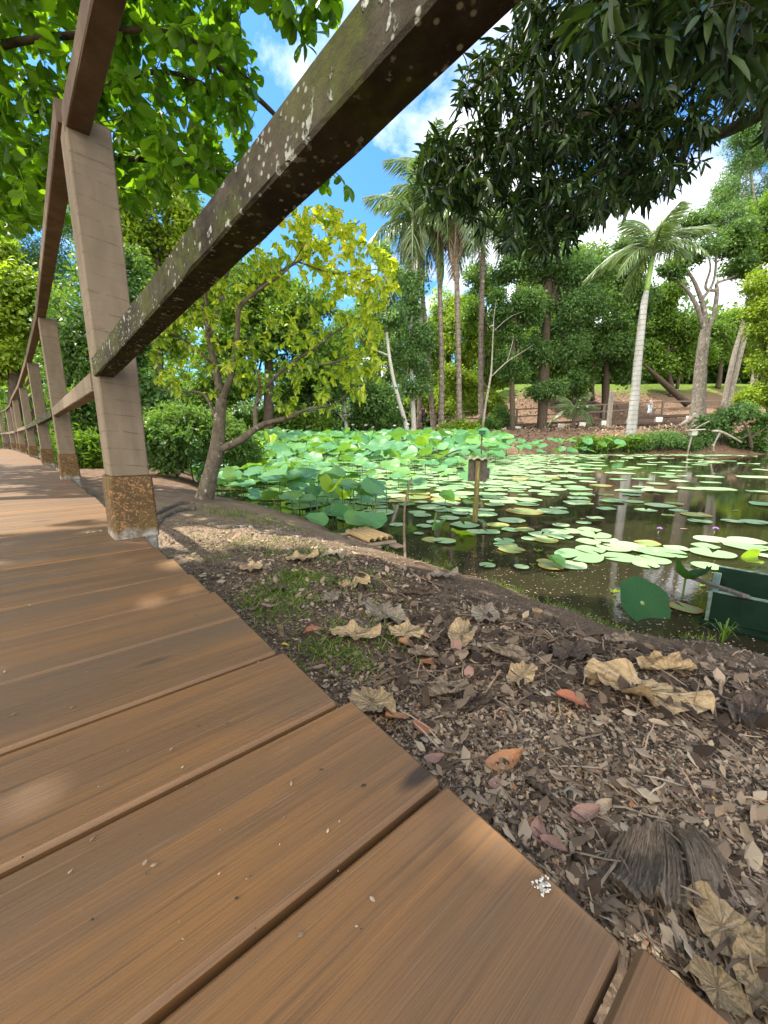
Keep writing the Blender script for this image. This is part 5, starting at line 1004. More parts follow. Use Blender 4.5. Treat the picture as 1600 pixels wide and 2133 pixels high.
for side, mat in ((1.65, M['far_wood2']), (-.03, M['far_wood2'])):
    if side < 0: rng_ = []
    else: rng_ = list(range(len(pts)))
    for i in rng_:
        d = unit(pts[min(i+1, len(pts)-1)]-pts[max(i-1, 0)]); s_ = unit(np.cross((0, 0, 1), d)); p = pts[i]-b0+s_*side; mb = MB(); mb.box((0, 0, .5), d*.065, s_*.065, np.array([0, 0, .52]), .01); mb.build('post', mat, root2, False, tuple(p))
        if i+1 < len(pts):
            q = pts[i+1]-b0+s_*side
            for nm, z in (('top_rail', 1.06), ('mid_rail', .55)): mb = MB(); mb.box((0, 0, 0), (q-p)/2, s_*.03, np.array([0, 0, .05]), .006); mb.build(nm, mat, root2, False, tuple((p+q)/2+np.array([0, 0, z])))
for px in (857, 895, 930, 1010, 1045, 1082, 1163, 1207, 1256, 1312, 1369, 1432, 1500, 1588, 1650):
    k = int(np.argmin(np.abs(proj(FP)[:, 0]-px))); p = FP[k]-b0; mb = MB(); mb.box((0, 0, 0), (.22, 0, 0), (0, .16, 0), (0, 0, .17), .01); mb.build('footing', M['white_block'], root2, False, (p[0], p[1]-.12, p[2]-.33))
# concrete marker post in front of the far boardwalk
P = [at(1268, 884, 27.5), at(1275, 815, 27.5)]; P[0][2] = min(P[0][2], float(gz(P[0][0], P[0][1])))-.1; mb = MB(); mb.box((P[1]-P[0])/2, (.12, 0, 0), (0, .12, 0), (P[1]-P[0])/2, .02); tag(link('post', mb.mesh('post', M['bk_grey'], False), None, tuple(P[0])), 'lone square grey post standing before the far boardwalk left of the white palm', 'post')
def skin_fig(nm, verts, edges, radii, mat, parent, sub=2):
    me = bpy.data.meshes.new(nm); me.from_pydata(verts, edges, []); me.materials.append(mat); o = link(nm, me, parent); md = o.modifiers.new('skin', 'SKIN')
    for v, r in zip(me.skin_vertices[0].data, radii): v.radius = (r, r) if not hasattr(r, '__len__') else r
    me.skin_vertices[0].data[0].use_root = True; s_ = o.modifiers.new('sub', 'SUBSURF'); s_.levels = s_.render_levels = sub; return o
def person(px, py, Y, h, rz, label, mats):
    b = at(px, py, Y); o = empty('person', tuple(b), rz); o.scale = (h/1.75,)*3; tag(o, label, 'person')
    V = [(0, 0, .92), (0, -.03, 1.15), (0, -.10, 1.36), (0, -.15, 1.46), (0, -.20, 1.56), (0, -.22, 1.68), (.10, 0, .88), (.13, -.04, .48), (.13, 0, .09), (.14, -.13, .03), (-.10, 0, .88), (-.13, -.05, .48), (-.15, 0, .09), (-.16, -.13, .03),
         (.18, -.11, 1.38), (.34, -.22, 1.20), (.42, -.38, 1.10), (.44, -.46, 1.08), (-.18, -.11, 1.38), (-.27, -.16, 1.12), (-.26, -.32, .95), (-.26, -.38, .90)]
    E = [(0, 1), (1, 2), (2, 3), (3, 4), (4, 5), (0, 6), (6, 7), (7, 8), (8, 9), (0, 10), (10, 11), (11, 12), (12, 13), (2, 14), (14, 15), (15, 16), (16, 17), (2, 18), (18, 19), (19, 20), (20, 21)]
    R0 = [.13, .12, .13, .055, .085, .075, .085, .058, .042, .036, .085, .058, .042, .036, .055, .045, .036, .03, .055, .045, .036, .03]
    skin_fig('body', V, E, R0, mats[0], o)
    skin_fig('shirt', [V[0], V[1], V[2], V[14], (.27, -.17, 1.28), V[18], (-.23, -.14, 1.24)], [(0, 1), (1, 2), (2, 3), (3, 4), (2, 5), (5, 6)], [.155, .15, .15, .075, .065, .075, .065], mats[1], o)
    skin_fig('trousers', [V[0], V[6], V[7], (.14, 0, .14), V[10], V[11], (-.16, 0, .14)], [(0, 1), (1, 2), (2, 3), (0, 4), (4, 5), (5, 6)], [.165, .125, .11, .12, .125, .11, .12], mats[2], o)
    mb = MB(); hv = np.array([0, -.205, 1.66]); Vd, F, A = disc([.4, .75, 1.], 12, lambda r, t_: .125*math.sqrt(max(0, 1-r*r))); mb.add(Vd*np.array([.098, .108, 1.])+hv+np.array([0, .012, .0]), F, A); mb.build('hair', mats[3], o)
skin = plain_mat('skin', (.24, .13, .085), (.30, .17, .11), 5, .6, .05); hair = plain_mat('dark_hair', (.02, .015, .012), (.03, .022, .018), 30, .6)
person(1352, 864.5, 30.2, 1.32, rad(25), 'person in pale top and white and teal patterned trousers leaning over on the far boardwalk', (skin, plain_mat('pale_top', (.42, .36, .32), (.52, .46, .42), 4, .8), plain_mat('teal_pattern', (.07, .30, .36), (.72, .74, .74), 7, .8, .1), hair))
person(882, 884, 26.8, 1.25, rad(-30), 'person in dark clothes on the far boardwalk behind the thin grey trees', (skin, plain_mat('dark_top', (.03, .03, .035), (.05, .05, .055), 4, .8), plain_mat('black_cloth', (.015, .015, .018), (.03, .03, .034), 4, .8), hair))
# ------------------------------------------------------------------ forest floor: chips, dead leaves, twigs, grass
def edge_n(x, y): return x*N0[0]+y*N0[1]
def scatter_px(poly, n, zguess=-.16):
    P = np.array(poly, float); out = []
    while sum(len(o) for o in out) < n:
        x = RNG.uniform(P[:, 0].min(), P[:, 0].max(), 4*n); y = RNG.uniform(P[:, 1].min(), P[:, 1].max(), 4*n); k = in_poly(x, y, poly)
        out.append(np.array([atz(a, b, zguess)[:2] for a, b in zip(x[k][:n], y[k][:n])]))
    q = np.concatenate(out)[:n]; z = gz(q[:, 0], q[:, 1]); q0 = q.copy()
    for _ in range(4): q = q0*((z-CAMZ)/(zguess-CAMZ))[:, None]; z = gz(q[:, 0], q[:, 1]); return np.stack([q[:, 0], q[:, 1], z], 1)
def on_bank(P, lo=.02): return P[(pond_dist(P[:, 0], P[:, 1]) > lo) & (edge_n(P[:, 0], P[:, 1]) > .245)]
def scraps(name, label, P, s0, s1, tints, curl=.35, lift=.002, tm=None):
    m_ = len(P); sz = RNG.uniform(0, 1, m_)**1.8*(s1-s0)+s0; A = rdir(m_); A[:, 2] *= curl; Nn = unit(np.array([0, 0, 1.])+RNG.normal(size=(m_, 3))*curl)
    P = P.copy(); P[:, 2] += lift+sz*.12*RNG.random(m_)
    V, F, At = leaves(P, A, Nn, sz, tm or (np.array([(0, .0, 0), (.3, .26, .07), (.72, .22, .02), (1, 0, .10), (.6, -.25, .09), (.25, -.18, .0)]), np.array([[0, 1, 4, 5], [1, 2, 3, 4]])), tints(m_))
    tag(link(name, mesh(name, V, [F], {'leaf': At}, False, M['litter'])), label, 'leaf litter', kind='stuff')
gp = [(320, 1130), (420, 1080), (700, 1120), (900, 1190), (1250, 1310), (1480, 1345), (1640, 1380), (1640, 2160), (1530, 2150), (905, 1640), (700, 1460), (490, 1290)]
near = [(700, 1420), (1000, 1380), (1640, 1500), (1640, 2160), (1530, 2150), (905, 1640)]
P = on_bank(np.concatenate([scatter_px(gp, 34000), scatter_px(near, 34000), scatter_px([(320, 1062), (400, 1075), (470, 1047), (700, 1113), (880, 1178), (760, 1200), (330, 1130)], 11000), np.stack([RNG.uniform(-1, 2.6, 16000), RNG.uniform(.0, 2.4, 16000), np.zeros(16000)], 1)])); P[:, 2] = gz(P[:, 0], P[:, 1])
scraps('leaf_litter', 'small brown and tan leaf scraps carpeting the bank beside the deck', P, .0035, .012, lambda m_: RNG.beta(1.1, 1.1, m_), .25)
P = on_bank(np.concatenate([scatter_px(gp, 900), scatter_px(near, 250)])); scraps('leaf_litter', 'curled larger dead leaf pieces scattered over the bank', P, .014, .032, lambda m_: RNG.beta(2.2, 1.8, m_), .28, .003)
mulch = [(620, 1165), (830, 1180), (960, 1225), (1200, 1290), (1450, 1345), (1600, 1420), (1600, 1560), (1350, 1500), (1100, 1460), (900, 1500), (800, 1420), (820, 1300)]
P = on_bank(scatter_px(mulch, 1500)); scraps('leaf_mulch', 'dark rotting leaf mulch piled along the middle of the bank', P, .012, .045, lambda m_: np.clip(RNG.beta(1.3, 2.6, m_), 0, .9), .30, .003)
P = on_bank(scatter_px([(330, 1130), (600, 1090), (900, 1200), (820, 1300), (560, 1260), (440, 1210)], 1300)); scraps('leaf_litter', 'sunlit straw coloured scraps on the bare soil by the lotus cluster', P, .008, .03, lambda m_: RNG.beta(3, 1.6, m_), .35, .003)
strip = (np.array([(0, .018, 0), (0, -.018, 0), (.35, .05, .05), (.35, .01, .05), (.7, .01, .02), (.7, -.03, .03), (1, .01, .0), (1, -.01, .0)]), np.array([[0, 1, 3, 2], [2, 3, 5, 4], [4, 5, 7, 6]]))
P = on_bank(np.concatenate([scatter_px(mulch, 1500), scatter_px(gp, 700), scatter_px(near, 260)])); scraps('leaf_fibre', 'stringy dry leaf fibres and straw tangled through the bank litter', P, .010, .065, lambda m_: RNG.beta(1.6, 1.8, m_), .18, .003, strip)
Pd = np.array([atz(random.uniform(-100, 800), random.uniform(1000, 2000), .0) for _ in range(130)]); Pd = Pd[edge_n(Pd[:, 0], Pd[:, 1]) < .22]; scraps('leaf_crumbs', 'tiny crumbs of dry leaf scattered on the deck planks', Pd, .0015, .006, lambda m_: RNG.beta(1.2, 1.2, m_), .2, .0008)
far_P = np.stack([RNG.uniform(6, 26, 14000), RNG.uniform(20.2, 40, 14000), np.zeros(14000)], 1); far_P[:, 2] = gz(far_P[:, 0], far_P[:, 1]); far_P = far_P[pond_dist(far_P[:, 0], far_P[:, 1]) > .6]
scraps('leaf_litter', 'dead leaves strewn over the far brown slope', far_P, .07, .24, lambda m_: RNG.beta(2, 1.5, m_), .35, .02)
# crumpled dead lotus leaves, one object each
def dead_mat(name, c0, c1, c2):
    m, t = material(name); a = t.attr('leaf', 'Vector'); ti, rr, th = t.sep(a); co = t.coord('Object')
    rays = t.math('ABSOLUTE', t.math('SUBTRACT', t.math('FRACT', t.math('MULTIPLY', th, 17.)), .5)); n = t.noise(9., 6, .7, co)
    c = t.ramp(n, [(.25, c0), (.5, c1), (.75, c2)]); c = t.mix(t.ramp(rays, [(.0, .65), (.10, 0.)]), c, t.mix(1., c, (.45, .4, .35), 'MULTIPLY'))
    finish(t, **{'Base Color': c, 'Roughness': .85, 'Specular IOR Level': .2, 'Normal': t.bump(t.math('ADD', n, rays), .7, .01)}); return m
DM = {'tan': dead_mat('dead_lotus_tan', (.20, .135, .07), (.42, .30, .165), (.55, .42, .26)), 'grey': dead_mat('dead_lotus_grey', (.10, .082, .062), (.24, .195, .145), (.36, .30, .23)),
      'dark': dead_mat('dead_lotus_dark', (.030, .022, .018), (.085, .062, .048), (.16, .12, .09))}
def crumple(seed):
    rg = np.random.default_rng(seed); V, F, A = disc([.12, .28, .44, .6, .74, .87, 1.], 44, lambda r, t_: 0, 0, .10, seed); th = np.arctan2(V[:, 1], V[:, 0]); r = np.hypot(V[:, 0], V[:, 1]); ph = rg.uniform(0, 6.28, 8)
    z = .11*r*np.sin(3*th+ph[0])+.10*r*r*np.sin(7*th+ph[1])+.045*r*np.sin(17*th+ph[2])+.10*np.sin(4*V[:, 0]+ph[3])*np.sin(3.4*V[:, 1]+ph[4])*r+.07*r**3*np.sin(11*th+ph[5])
    q = 1-.22*np.sin(th+ph[6])**2*r-.03*np.abs(np.sin(4*th+ph[7]))*r-.05*np.abs(np.sin(9*th+ph[0]))*r; V = np.stack([V[:, 0]*q, V[:, 1]*q*rg.uniform(.6, .85), z+.14*r*r], 1)
    if seed % 3 == 0: V = fold_disc(V, rad(75), rg.uniform(0, 3)); V[:, 2] *= .6
    V += rg.normal(size=V.shape)*.010; V[:, 2] -= np.percentile(V[:, 2], 30); return V, F, A
CR = {}
def dead_leaf(px, py, wpx, k, mt, rz, label, tilt=0.):
    c = atg(px, py); r = wpx/2/FPX*depth_of(c)*1.3
    if (k, mt) not in CR: V, F, A = crumple(200+k); CR[k, mt] = mesh('dead_lotus_leaf', V, F, {'leaf': A}, True, DM[mt])
    o = link('dead_lotus_leaf', CR[k, mt], None, tuple(c+np.array([0, 0, .014])), (tilt, random.uniform(-.1, .1), rz), (r, r, r*.8)); tag(o, label, 'dead leaf', 'dead lotus leaves on the bank')
DL = [(1335, 1452, 190, 0, 'tan', 2.7, 'largest pale tan dead lotus leaf, spread beneath a long thin twig'), (1385, 1402, 120, 1, 'tan', .4, 'ribbed tan dead lotus leaf just behind the largest one'), (1255, 1428, 80, 4, 'tan', 1.2, 'small tan dead leaf touching the left edge of the largest dead lotus leaf'),
  (737, 1332, 88, 2, 'tan', .1, 'flat straw coloured dead lotus leaf beside the grass patch near the deck'), (848, 1328, 75, 3, 'tan', .8, 'cupped tan dead lotus leaf with a red leaf at its foot'), (800, 1288, 95, 5, 'grey', 2.1, 'grey ruffled dead lotus leaf above the straw coloured one'),
  (870, 1245, 60, 4, 'dark', .6, 'blackened dead lotus leaf on the dark mulch'), (775, 1478, 95, 6, 'tan', 1.9, 'pale torn dead lotus leaf tucked against the deck edge'), (930, 1455, 100, 7, 'grey', .3, 'crumpled grey dead lotus leaf with a lacy hole near two crossing twigs'),
  (585, 1326, 48, 1, 'tan', 2.2, 'small pale dead leaf right at the deck edge'), (525, 1190, 48, 3, 'tan', 1.1, 'orange tan dead leaf on bare soil near the grass'), (625, 1170, 60, 2, 'tan', .5, 'bleached dead lotus leaf in the sun behind the grass patch'), (700, 1160, 52, 6, 'grey', 1.5, 'curled brownish dead leaf right of the bleached one'),
  (740, 1225, 62, 8, 'tan', .2, 'pale ridge shaped dead leaf above the ruffled grey one'), (575, 1234, 45, 8, 'dark', 2.5, 'dark brown folded dead leaf between two grass patches'), (960, 1332, 85, 5, 'tan', 1.0, 'tan twisted dead lotus leaf in the middle of the mulch'), (1050, 1375, 90, 7, 'grey', 2.6, 'grey brown folded dead lotus leaf left of the large tan ones'),
  (1085, 1420, 80, 0, 'tan', .9, 'narrow tan dead leaf lying along a twig'), (1190, 1370, 90, 8, 'dark', .2, 'dark shrivelled dead lotus leaf upslope of the tan ones'), (1000, 1480, 70, 4, 'dark', 1.4, 'dark brown dead leaf below the lacy grey one'), (880, 1375, 60, 1, 'grey', .3, 'grey flattened dead leaf right of the grass patch'),
  (1500, 1955, 130, 3, 'tan', 2.2, 'pale tan dead leaf beyond the bark slab nearest the deck corner'), (1590, 2040, 150, 2, 'tan', .7, 'broad pale dead leaf at the lowest corner of the bank'), (1490, 2085, 90, 6, 'tan', 1.7, 'small pale dead leaf against the deck near the lowest corner'), (1560, 1500, 110, 5, 'dark', .4, 'black decaying dead lotus leaf on the slope under the punt'),
  (1180, 1255, 60, 7, 'dark', .4, 'dark wet dead leaf near the waterline'), (690, 1255, 50, 0, 'grey', 1.3, 'greyish curled dead leaf right of the taller grass patch'), (920, 1205, 55, 2, 'grey', .4, 'brown grey dead leaf behind the blackened one close to the water'), (1010, 1290, 70, 3, 'grey', 1.8, 'stiff grey dead lotus leaf between mulch and water'), (1290, 1345, 60, 1, 'grey', .3, 'thin grey dead leaf near the water edge left of the punt')]
for q in DL: dead_leaf(*q)
# fallen single leaves
def curled(seed):
    rg = np.random.default_rng(seed); n = 9; ts = np.linspace(0, 1, n); wd = .27*np.sin(np.pi*ts**.8)**.8+.004; V = []; F = []
    for t_, w_ in zip(ts, wd):
        for s_ in (-1, -.5, 0, .5, 1): V.append((t_, s_*w_*(1+rg.normal()*.03), .16*abs(s_)**1.6*(.5+.5*math.sin(3*t_+seed))+.12*math.sin(2.6*t_+seed*.7)+rg.normal()*.006))
    for i in range(n-1):
        for j in range(4): a = 5*i+j; F.append([a, a+1, a+6, a+5])
    V = np.array(V); V[:, 2] -= V[:, 2].min(); return V, F
FLM = {'red': plain_mat('russet_leaf', (.20, .075, .040), (.38, .145, .075), 30, .6, .3), 'orange': plain_mat('orange_leaf', (.34, .15, .065), (.46, .23, .11), 26, .6, .3), 'pink': plain_mat('pinkish_leaf', (.24, .135, .105), (.36, .215, .165), 26, .7, .3), 'tan': plain_mat('tan_leaf', (.30, .215, .14), (.44, .33, .22), 30, .75, .3), 'yellow': plain_mat('yellow_leaf', (.50, .30, .05), (.60, .42, .09), 30, .6, .2)}
FLC = {}
def fallen(px, py, wpx, k, mt, rz, label):
    c = atg(px, py); L = wpx/FPX*depth_of(c)*1.15
    if (k, mt) not in FLC: V, F = curled(k); FLC[k, mt] = mesh('fallen_leaf', V, F, None, True, FLM[mt])
    o = link('fallen_leaf', FLC[k, mt], None, tuple(c+np.array([-L*.5*math.cos(rz), -L*.5*math.sin(rz), .008])), (random.uniform(-.15, .15), random.uniform(-.1, .1), rz), L); tag(o, label, 'fallen leaf', 'single fallen leaves on the bank')
for q in [(657, 1326, 38, 1, 'red', .6, 'small russet leaf left of the grass patch by the deck'), (830, 1509, 52, 2, 'orange', .5, 'russet orange leaf at the deck edge, upper of the pair there'), (882, 1530, 40, 3, 'red', -.4, 'curled russet leaf just right of the orange one at the deck edge'), (905, 1592, 42, 4, 'pink', .2, 'pinkish leaf lying close to the deck corner gap'),
  (1050, 1598, 80, 5, 'orange', .35, 'bright terracotta leaf rolled at one end alone on the chips'), (950, 1357, 36, 6, 'pink', 1.6, 'pink leaf standing on edge in the mulch'), (978, 1413, 34, 7, 'pink', 1.3, 'rosy leaf below the standing pink one'), (852, 1352, 44, 2, 'orange', .3, 'terracotta leaf at the foot of the cupped tan dead leaf'), (890, 1388, 44, 3, 'orange', 1.0, 'coral leaf folded under a bent twig'),
  (1192, 1476, 58, 1, 'red', -.5, 'glossy dark red leaf on chips left of the largest tan leaf'), (1150, 1780, 50, 7, 'pink', -.8, 'flat salmon leaf between the deck and the bark slab'), (1030, 1642, 36, 4, 'pink', .9, 'dull pink leaf below the terracotta leaf'), (1256, 1690, 40, 5, 'tan', .4, 'pale yellow tan leaf above the bark slab'), (1218, 1712, 58, 6, 'pink', .2, 'long pinkish tan leaf left of the pale yellow one'),
  (1162, 1630, 34, 4, 'tan', -.7, 'small buff leaf in the middle of the chip carpet'), (1320, 1615, 28, 2, 'tan', .2, 'square pale leaf scrap on the chips'), (1370, 1520, 32, 7, 'tan', -.6, 'short pale leaf below the largest tan leaf'), (595, 1352, 16, 1, 'yellow', .2, 'tiny yellow leaf on the deck corner'), (1090, 1722, 14, 3, 'yellow', .5, 'tiny yellow leaf on the chips near the charred sticks'), (1485, 1676, 14, 3, 'yellow', .9, 'tiny yellow leaf on the far chips'),
  (1120, 1745, 50, 5, 'pink', 1.2, 'upright pink tan leaf left of the charred sticks'), (1450, 1790, 40, 6, 'tan', 1.2, 'thin pale leaf lying on the bark slab'), (560, 1270, 26, 3, 'pink', .3, 'pale pink leaf near the deck edge by small grass'), (665, 1398, 26, 5, 'pink', .1, 'muted pink leaf on chips beside the third seam of the deck'), (1510, 1240, 30, 2, 'pink', 0, 'brown leaf inside the punt')][:-1]: fallen(*q)
# twigs and stalks
def twig(pts, wpx, mt, label, lift=.006):
    G_ = [atg(x, y) for x, y in pts]; P = smooth_line(G_, 18); P[:, 2] = gz(P[:, 0], P[:, 1])+lift+.006*np.abs(np.sin(np.arange(len(P))*.7)); b = P[0].copy(); w_ = wpx/2/FPX*depth_of(P[len(P)//2]); mb = MB(); mb.tube(P-b, np.linspace(w_, w_*.55, len(P)), 6, True, .12)
    tag(link('twig', mb.mesh('twig', M[mt], True), None, tuple(b)), label, 'twig', 'twigs and dry stalks on the bank')
for q in [([(777, 1439), (860, 1410), (984, 1396), (1080, 1392)], 4, 'twig', 'long brown twig rising from the deck side towards the mulch'), ([(785, 1420), (850, 1385), (909, 1354)], 4, 'twig', 'dark twig crossing just above the long brown one'), ([(762, 1320), (860, 1312), (942, 1300)], 3, 'twig', 'nearly straight twig above the cupped tan leaf'),
  ([(953, 1287), (1020, 1295), (1085, 1311)], 3, 'twig', 'brown twig in the mulch below the waterline'), ([(860, 1202), (890, 1215), (916, 1236)], 3.5, 'twig_l', 'reddish tan stalk near the blackened dead leaf'), ([(1044, 1401), (1020, 1440), (999, 1472)], 4, 'twig_l', 'tan stalk pointing down beside the coral leaf'), ([(875, 1382), (885, 1405), (902, 1409)], 5, 'twig_l', 'short orange tan stalk over the coral leaf'),
  ([(745, 1195), (790, 1212), (820, 1240)], 3, 'twig_l', 'thin bent stalk above the ruffled grey leaf'), ([(864, 1173), (930, 1192), (1000, 1208)], 3, 'twig', 'long thin stick along the grassy waterline'), ([(1112, 1304), (1165, 1352), (1225, 1375), (1307, 1427), (1431, 1502), (1490, 1525)], 5, 'twig', 'longest thin twig running over the largest tan leaf'), ([(1500, 1420), (1496, 1462), (1458, 1491)], 8, 'twig_l', 'thick curved tan stalk right of the largest tan leaf'),
  ([(1000, 1465), (1025, 1430), (1041, 1405)], 5, 'twig_l', 'pale stalk leaning across the mulch towards the deck'), ([(1532, 1671), (1600, 1688)], 5, 'twig_l', 'tan stick on the chips at the slope under the punt'), ([(1503, 1596), (1536, 1634)], 3.5, 'twig_l', 'short straw lying diagonally on the chips'), ([(1292, 1364), (1320, 1360), (1349, 1354)], 3, 'twig_l', 'light curved straw near the water edge'), ([(1030, 1508), (1035, 1490), (1064, 1486)], 3.5, 'twig_l', 'hooked straw near the lacy grey leaf'),
  ([(1337, 1563), (1345, 1540)], 3, 'twig_l', 'very short pale straw standing out on the chips'), ([(1410, 1715), (1435, 1740)], 4, 'twig', 'short brown stick above the bark slab'), ([(1100, 1440), (1060, 1405)], 3, 'twig', 'small dark twig left of the narrow tan leaf'), ([(1170, 1345), (1120, 1330), (1060, 1325)], 3, 'twig', 'dark thin twig on the upper mulch'), ([(1525, 1370), (1556, 1362), (1572, 1378)], 2.5, 'twig_l', 'angled reed lying against the punt'), ([(1440, 1352), (1466, 1342), (1500, 1360)], 2.5, 'twig', 'thin dark twig in the mud left of the punt'), ([(1400, 1500), (1470, 1560), (1560, 1620)], 3.5, 'twig_l', 'long straw on the slope beyond the curved tan stalk'), ([(1380, 1770), (1480, 1830), (1590, 1880)], 5, 'twig', 'brown stick alongside the bark slab'), ([(1250, 1640), (1330, 1690), (1380, 1720)], 3, 'twig_l', 'faint straw above the bark slab'), ([(640, 1240), (690, 1232)], 3, 'twig', 'short twig at the end of the taller grass patch')]: twig(*q)
for pts, lab in (([(1100, 1640), (1130, 1662), (1160, 1690)], 'longest charred stick on the chips above the deck edge'), ([(1105, 1672), (1135, 1680)], 'short charred stick under the longest one'), ([(1186, 1665), (1187, 1690)], 'stubby charred stick standing out right of the others'), ([(1195, 1800), (1222, 1825)], 'charred stick beside the bark slab')):
    twig(pts, 15, 'bk_dark', lab, .008)
# bark slab
cor = [atg(x, y) for x, y in ((1296, 1752), (1452, 1744), (1574, 1872), (1234, 1832))]; mid_b = atg(1375, 1912); nu, nv = 130, 34; V = []; rg = np.random.default_rng(3); b = cor[3]
col = np.cumsum(rg.normal(size=nu))*.0006; col -= np.linspace(col[0], col[-1], nu); strand = np.repeat(rg.normal(size=27), 5)[:nu]*.0022; endv = np.repeat(rg.uniform(-1, 1, 27), 5)[:nu]
for j in range(nv):
    for i in range(nu):
        u, v = i/(nu-1), j/(nv-1); q = (cor[0]*(1-u)+cor[1]*u)*(1-v)+(cor[3]*(1-u)+cor[2]*u)*v+(mid_b-(cor[3]+cor[2])/2)*v*v*math.sin(math.pi*u)
        z = .010+.016*math.sin(math.pi*u)**.7*(1-.35*v)+col[i]+strand[i]*(.5+.5*math.sin(3*v+endv[i]*3))+rg.normal()*.00035+.004*math.sin(5*v+7*u)
        if .63 < u < .67: z -= .011
        e = endv[i]*.007+rg.normal()*.0008
        V.append(q-b+np.array([0, -e*(v**8)+.6*e*((1-v)**8), z]))
F = [[j*nu+i, (j+1)*nu+i, (j+1)*nu+i+1, j*nu+i+1] for j in range(nv-1) for i in range(nu-1)]; n_ = len(V); V2 = [q-np.array([0, 0, .007]) for q in V]
rim = [i for i in range(nu)]+[j*nu+nu-1 for j in range(1, nv)]+[(nv-1)*nu+i for i in range(nu-2, -1, -1)]+[j*nu for j in range(nv-2, 0, -1)]
F += [[q+n_ for q in f][::-1] for f in F]+[[rim[k], rim[(k+1) % len(rim)], rim[(k+1) % len(rim)]+n_, rim[k]+n_] for k in range(len(rim))]
UV = np.array([[.5, j/(nv-1), i/(nu-1), .5] for j in range(nv) for i in range(nu)]*2)
m, t = material('weathered_bark'); a = t.attr('leaf', 'Vector'); _, al, ac = t.sep(a); v_ = t.comb(t.math('MULTIPLY', al, 5.), t.math('MULTIPLY', ac, 70.), 0.); n = t.noise(1., 6, .65, v_, dist=1.); n2 = t.noise(60., 5, .7, t.coord('Object'))
c = t.ramp(n, [(.3, (.07, .052, .038)), (.5, (.17, .132, .098)), (.7, (.28, .225, .17))]); c = t.mix(t.ramp(n2, [(.5, 0.), (.7, .6)]), c, (.085, .062, .045))
finish(t, **{'Base Color': c, 'Roughness': .92, 'Specular IOR Level': .15, 'Normal': t.bump(t.math('ADD', n, t.math('MULTIPLY', n2, .5)), .9, .006)})
tag(link('bark_slab', mesh('bark_slab', V+V2, F, {'leaf': UV}, False, m), None, tuple(b)), 'large fan shaped slab of grey fibrous bark lying on the chips beside the deck', 'bark slab')
# stones
def stone(px, py, wpx, label):
    c = atg(px, py); r = wpx/2/FPX*depth_of(c); mb = MB(); n, k = 12, 7; V = []
    for j in range(k):
        el = -.6+j*(2.17/(k-1)); 
        for i in range(n): a = 6.2832*i/n; q = 1+.13*math.sin(2*a+px)+.1*math.sin(3*a+j+py); V.append((r*q*math.cos(el)*math.cos(a), .8*r*q*math.cos(el)*math.sin(a), .6*r*q*math.sin(el)))
    F = [[j*n+i, j*n+(i+1) % n, j*n+n+(i+1) % n, j*n+n+i] for j in range(k-1) for i in range(n)]+[list(range((k-1)*n, k*n))]
    tag(link('stone', mesh('stone', V, F, None, True, M['stone']), None, tuple(c)), label, 'stone', 'stones on the bank')
M['stone'] = plain_mat('brown_stone', (.13, .09, .065), (.27, .20, .145), 40, .9, .5)
stone(838, 1184, 20, 'rounded brown stone at the foot of the thin stake'); stone(868, 1172, 14, 'smaller stone right of the thin stake'); stone(408, 1106, 14, 'low dark stone on the soil left of the exposed root'); stone(365, 1166, 14, 'grey stone lying against the deck corner by the post')
# dry seed head in the mud
c = atg(1118, 1290); mb = MB()
for i in range(22): a = i*.6; d = np.array([math.cos(a)*.35, math.sin(a)*.35, 1.]); mb.tube([d*0, d*.018, d*.030+np.array([math.cos(a), math.sin(a), 0])*.004], [.0035, .003, .0008], 4)
tag(link('seed_head', mb.mesh('seed_head', M['twig_l'], False), None, tuple(c)), 'upright rusty seed head on the mud near the waterline', 'seed head')
# grass
def grass(polys, label):
    Ps = np.concatenate([on_bank(scatter_px(p, n)) for p, n in polys]); Ps[:, :2] += RNG.normal(0, .035, (len(Ps), 2)); Ps[:, 2] = gz(Ps[:, 0], Ps[:, 1]); Ps = Ps[lump(Ps[:, 0]*2.3, Ps[:, 1]*2.3)+RNG.normal(0, .25, len(Ps)) > -.05]; m_ = len(Ps); A = unit(RNG.normal(size=(m_, 3))*np.array([.75, .75, .25])+np.array([0, 0, .75])); Nn = unit(rdir(m_)+np.array([0, -.3, .3]))
    V, F, At = leaves(Ps, A, Nn, RNG.uniform(.012, .034, m_), (np.array([(0, .045, 0), (0, -.045, 0), (.55, .05, -.10), (.55, -.05, -.10), (1, 0, -.38), (1, .002, -.38)]), np.array([[0, 1, 3, 2], [2, 3, 4, 5]])))
    tag(link('grass', mesh('grass', V, [F], {'leaf': At}, False, M['lf_grass'])), label, 'grass', kind='stuff')
grass([([(395, 1118), (470, 1108), (530, 1120), (520, 1150), (470, 1172), (400, 1165)], 500), ([(600, 1190), (680, 1196), (690, 1235), (620, 1255), (570, 1262), (560, 1225)], 2600), ([(640, 1340), (720, 1355), (830, 1340), (830, 1375), (740, 1392), (650, 1375)], 700), ([(490, 1230), (600, 1255), (640, 1300), (560, 1300), (500, 1260)], 400), ([(560, 1120), (720, 1150), (700, 1180), (560, 1160)], 1100), ([(400, 1060), (480, 1052), (600, 1082), (640, 1100), (560, 1092), (440, 1076)], 1500), ([(700, 1190), (800, 1200), (780, 1225), (690, 1220)], 500), ([(800, 1262), (770, 1300), (690, 1320), (680, 1300)], 350)], 'short grass patches on the soil beside the deck')
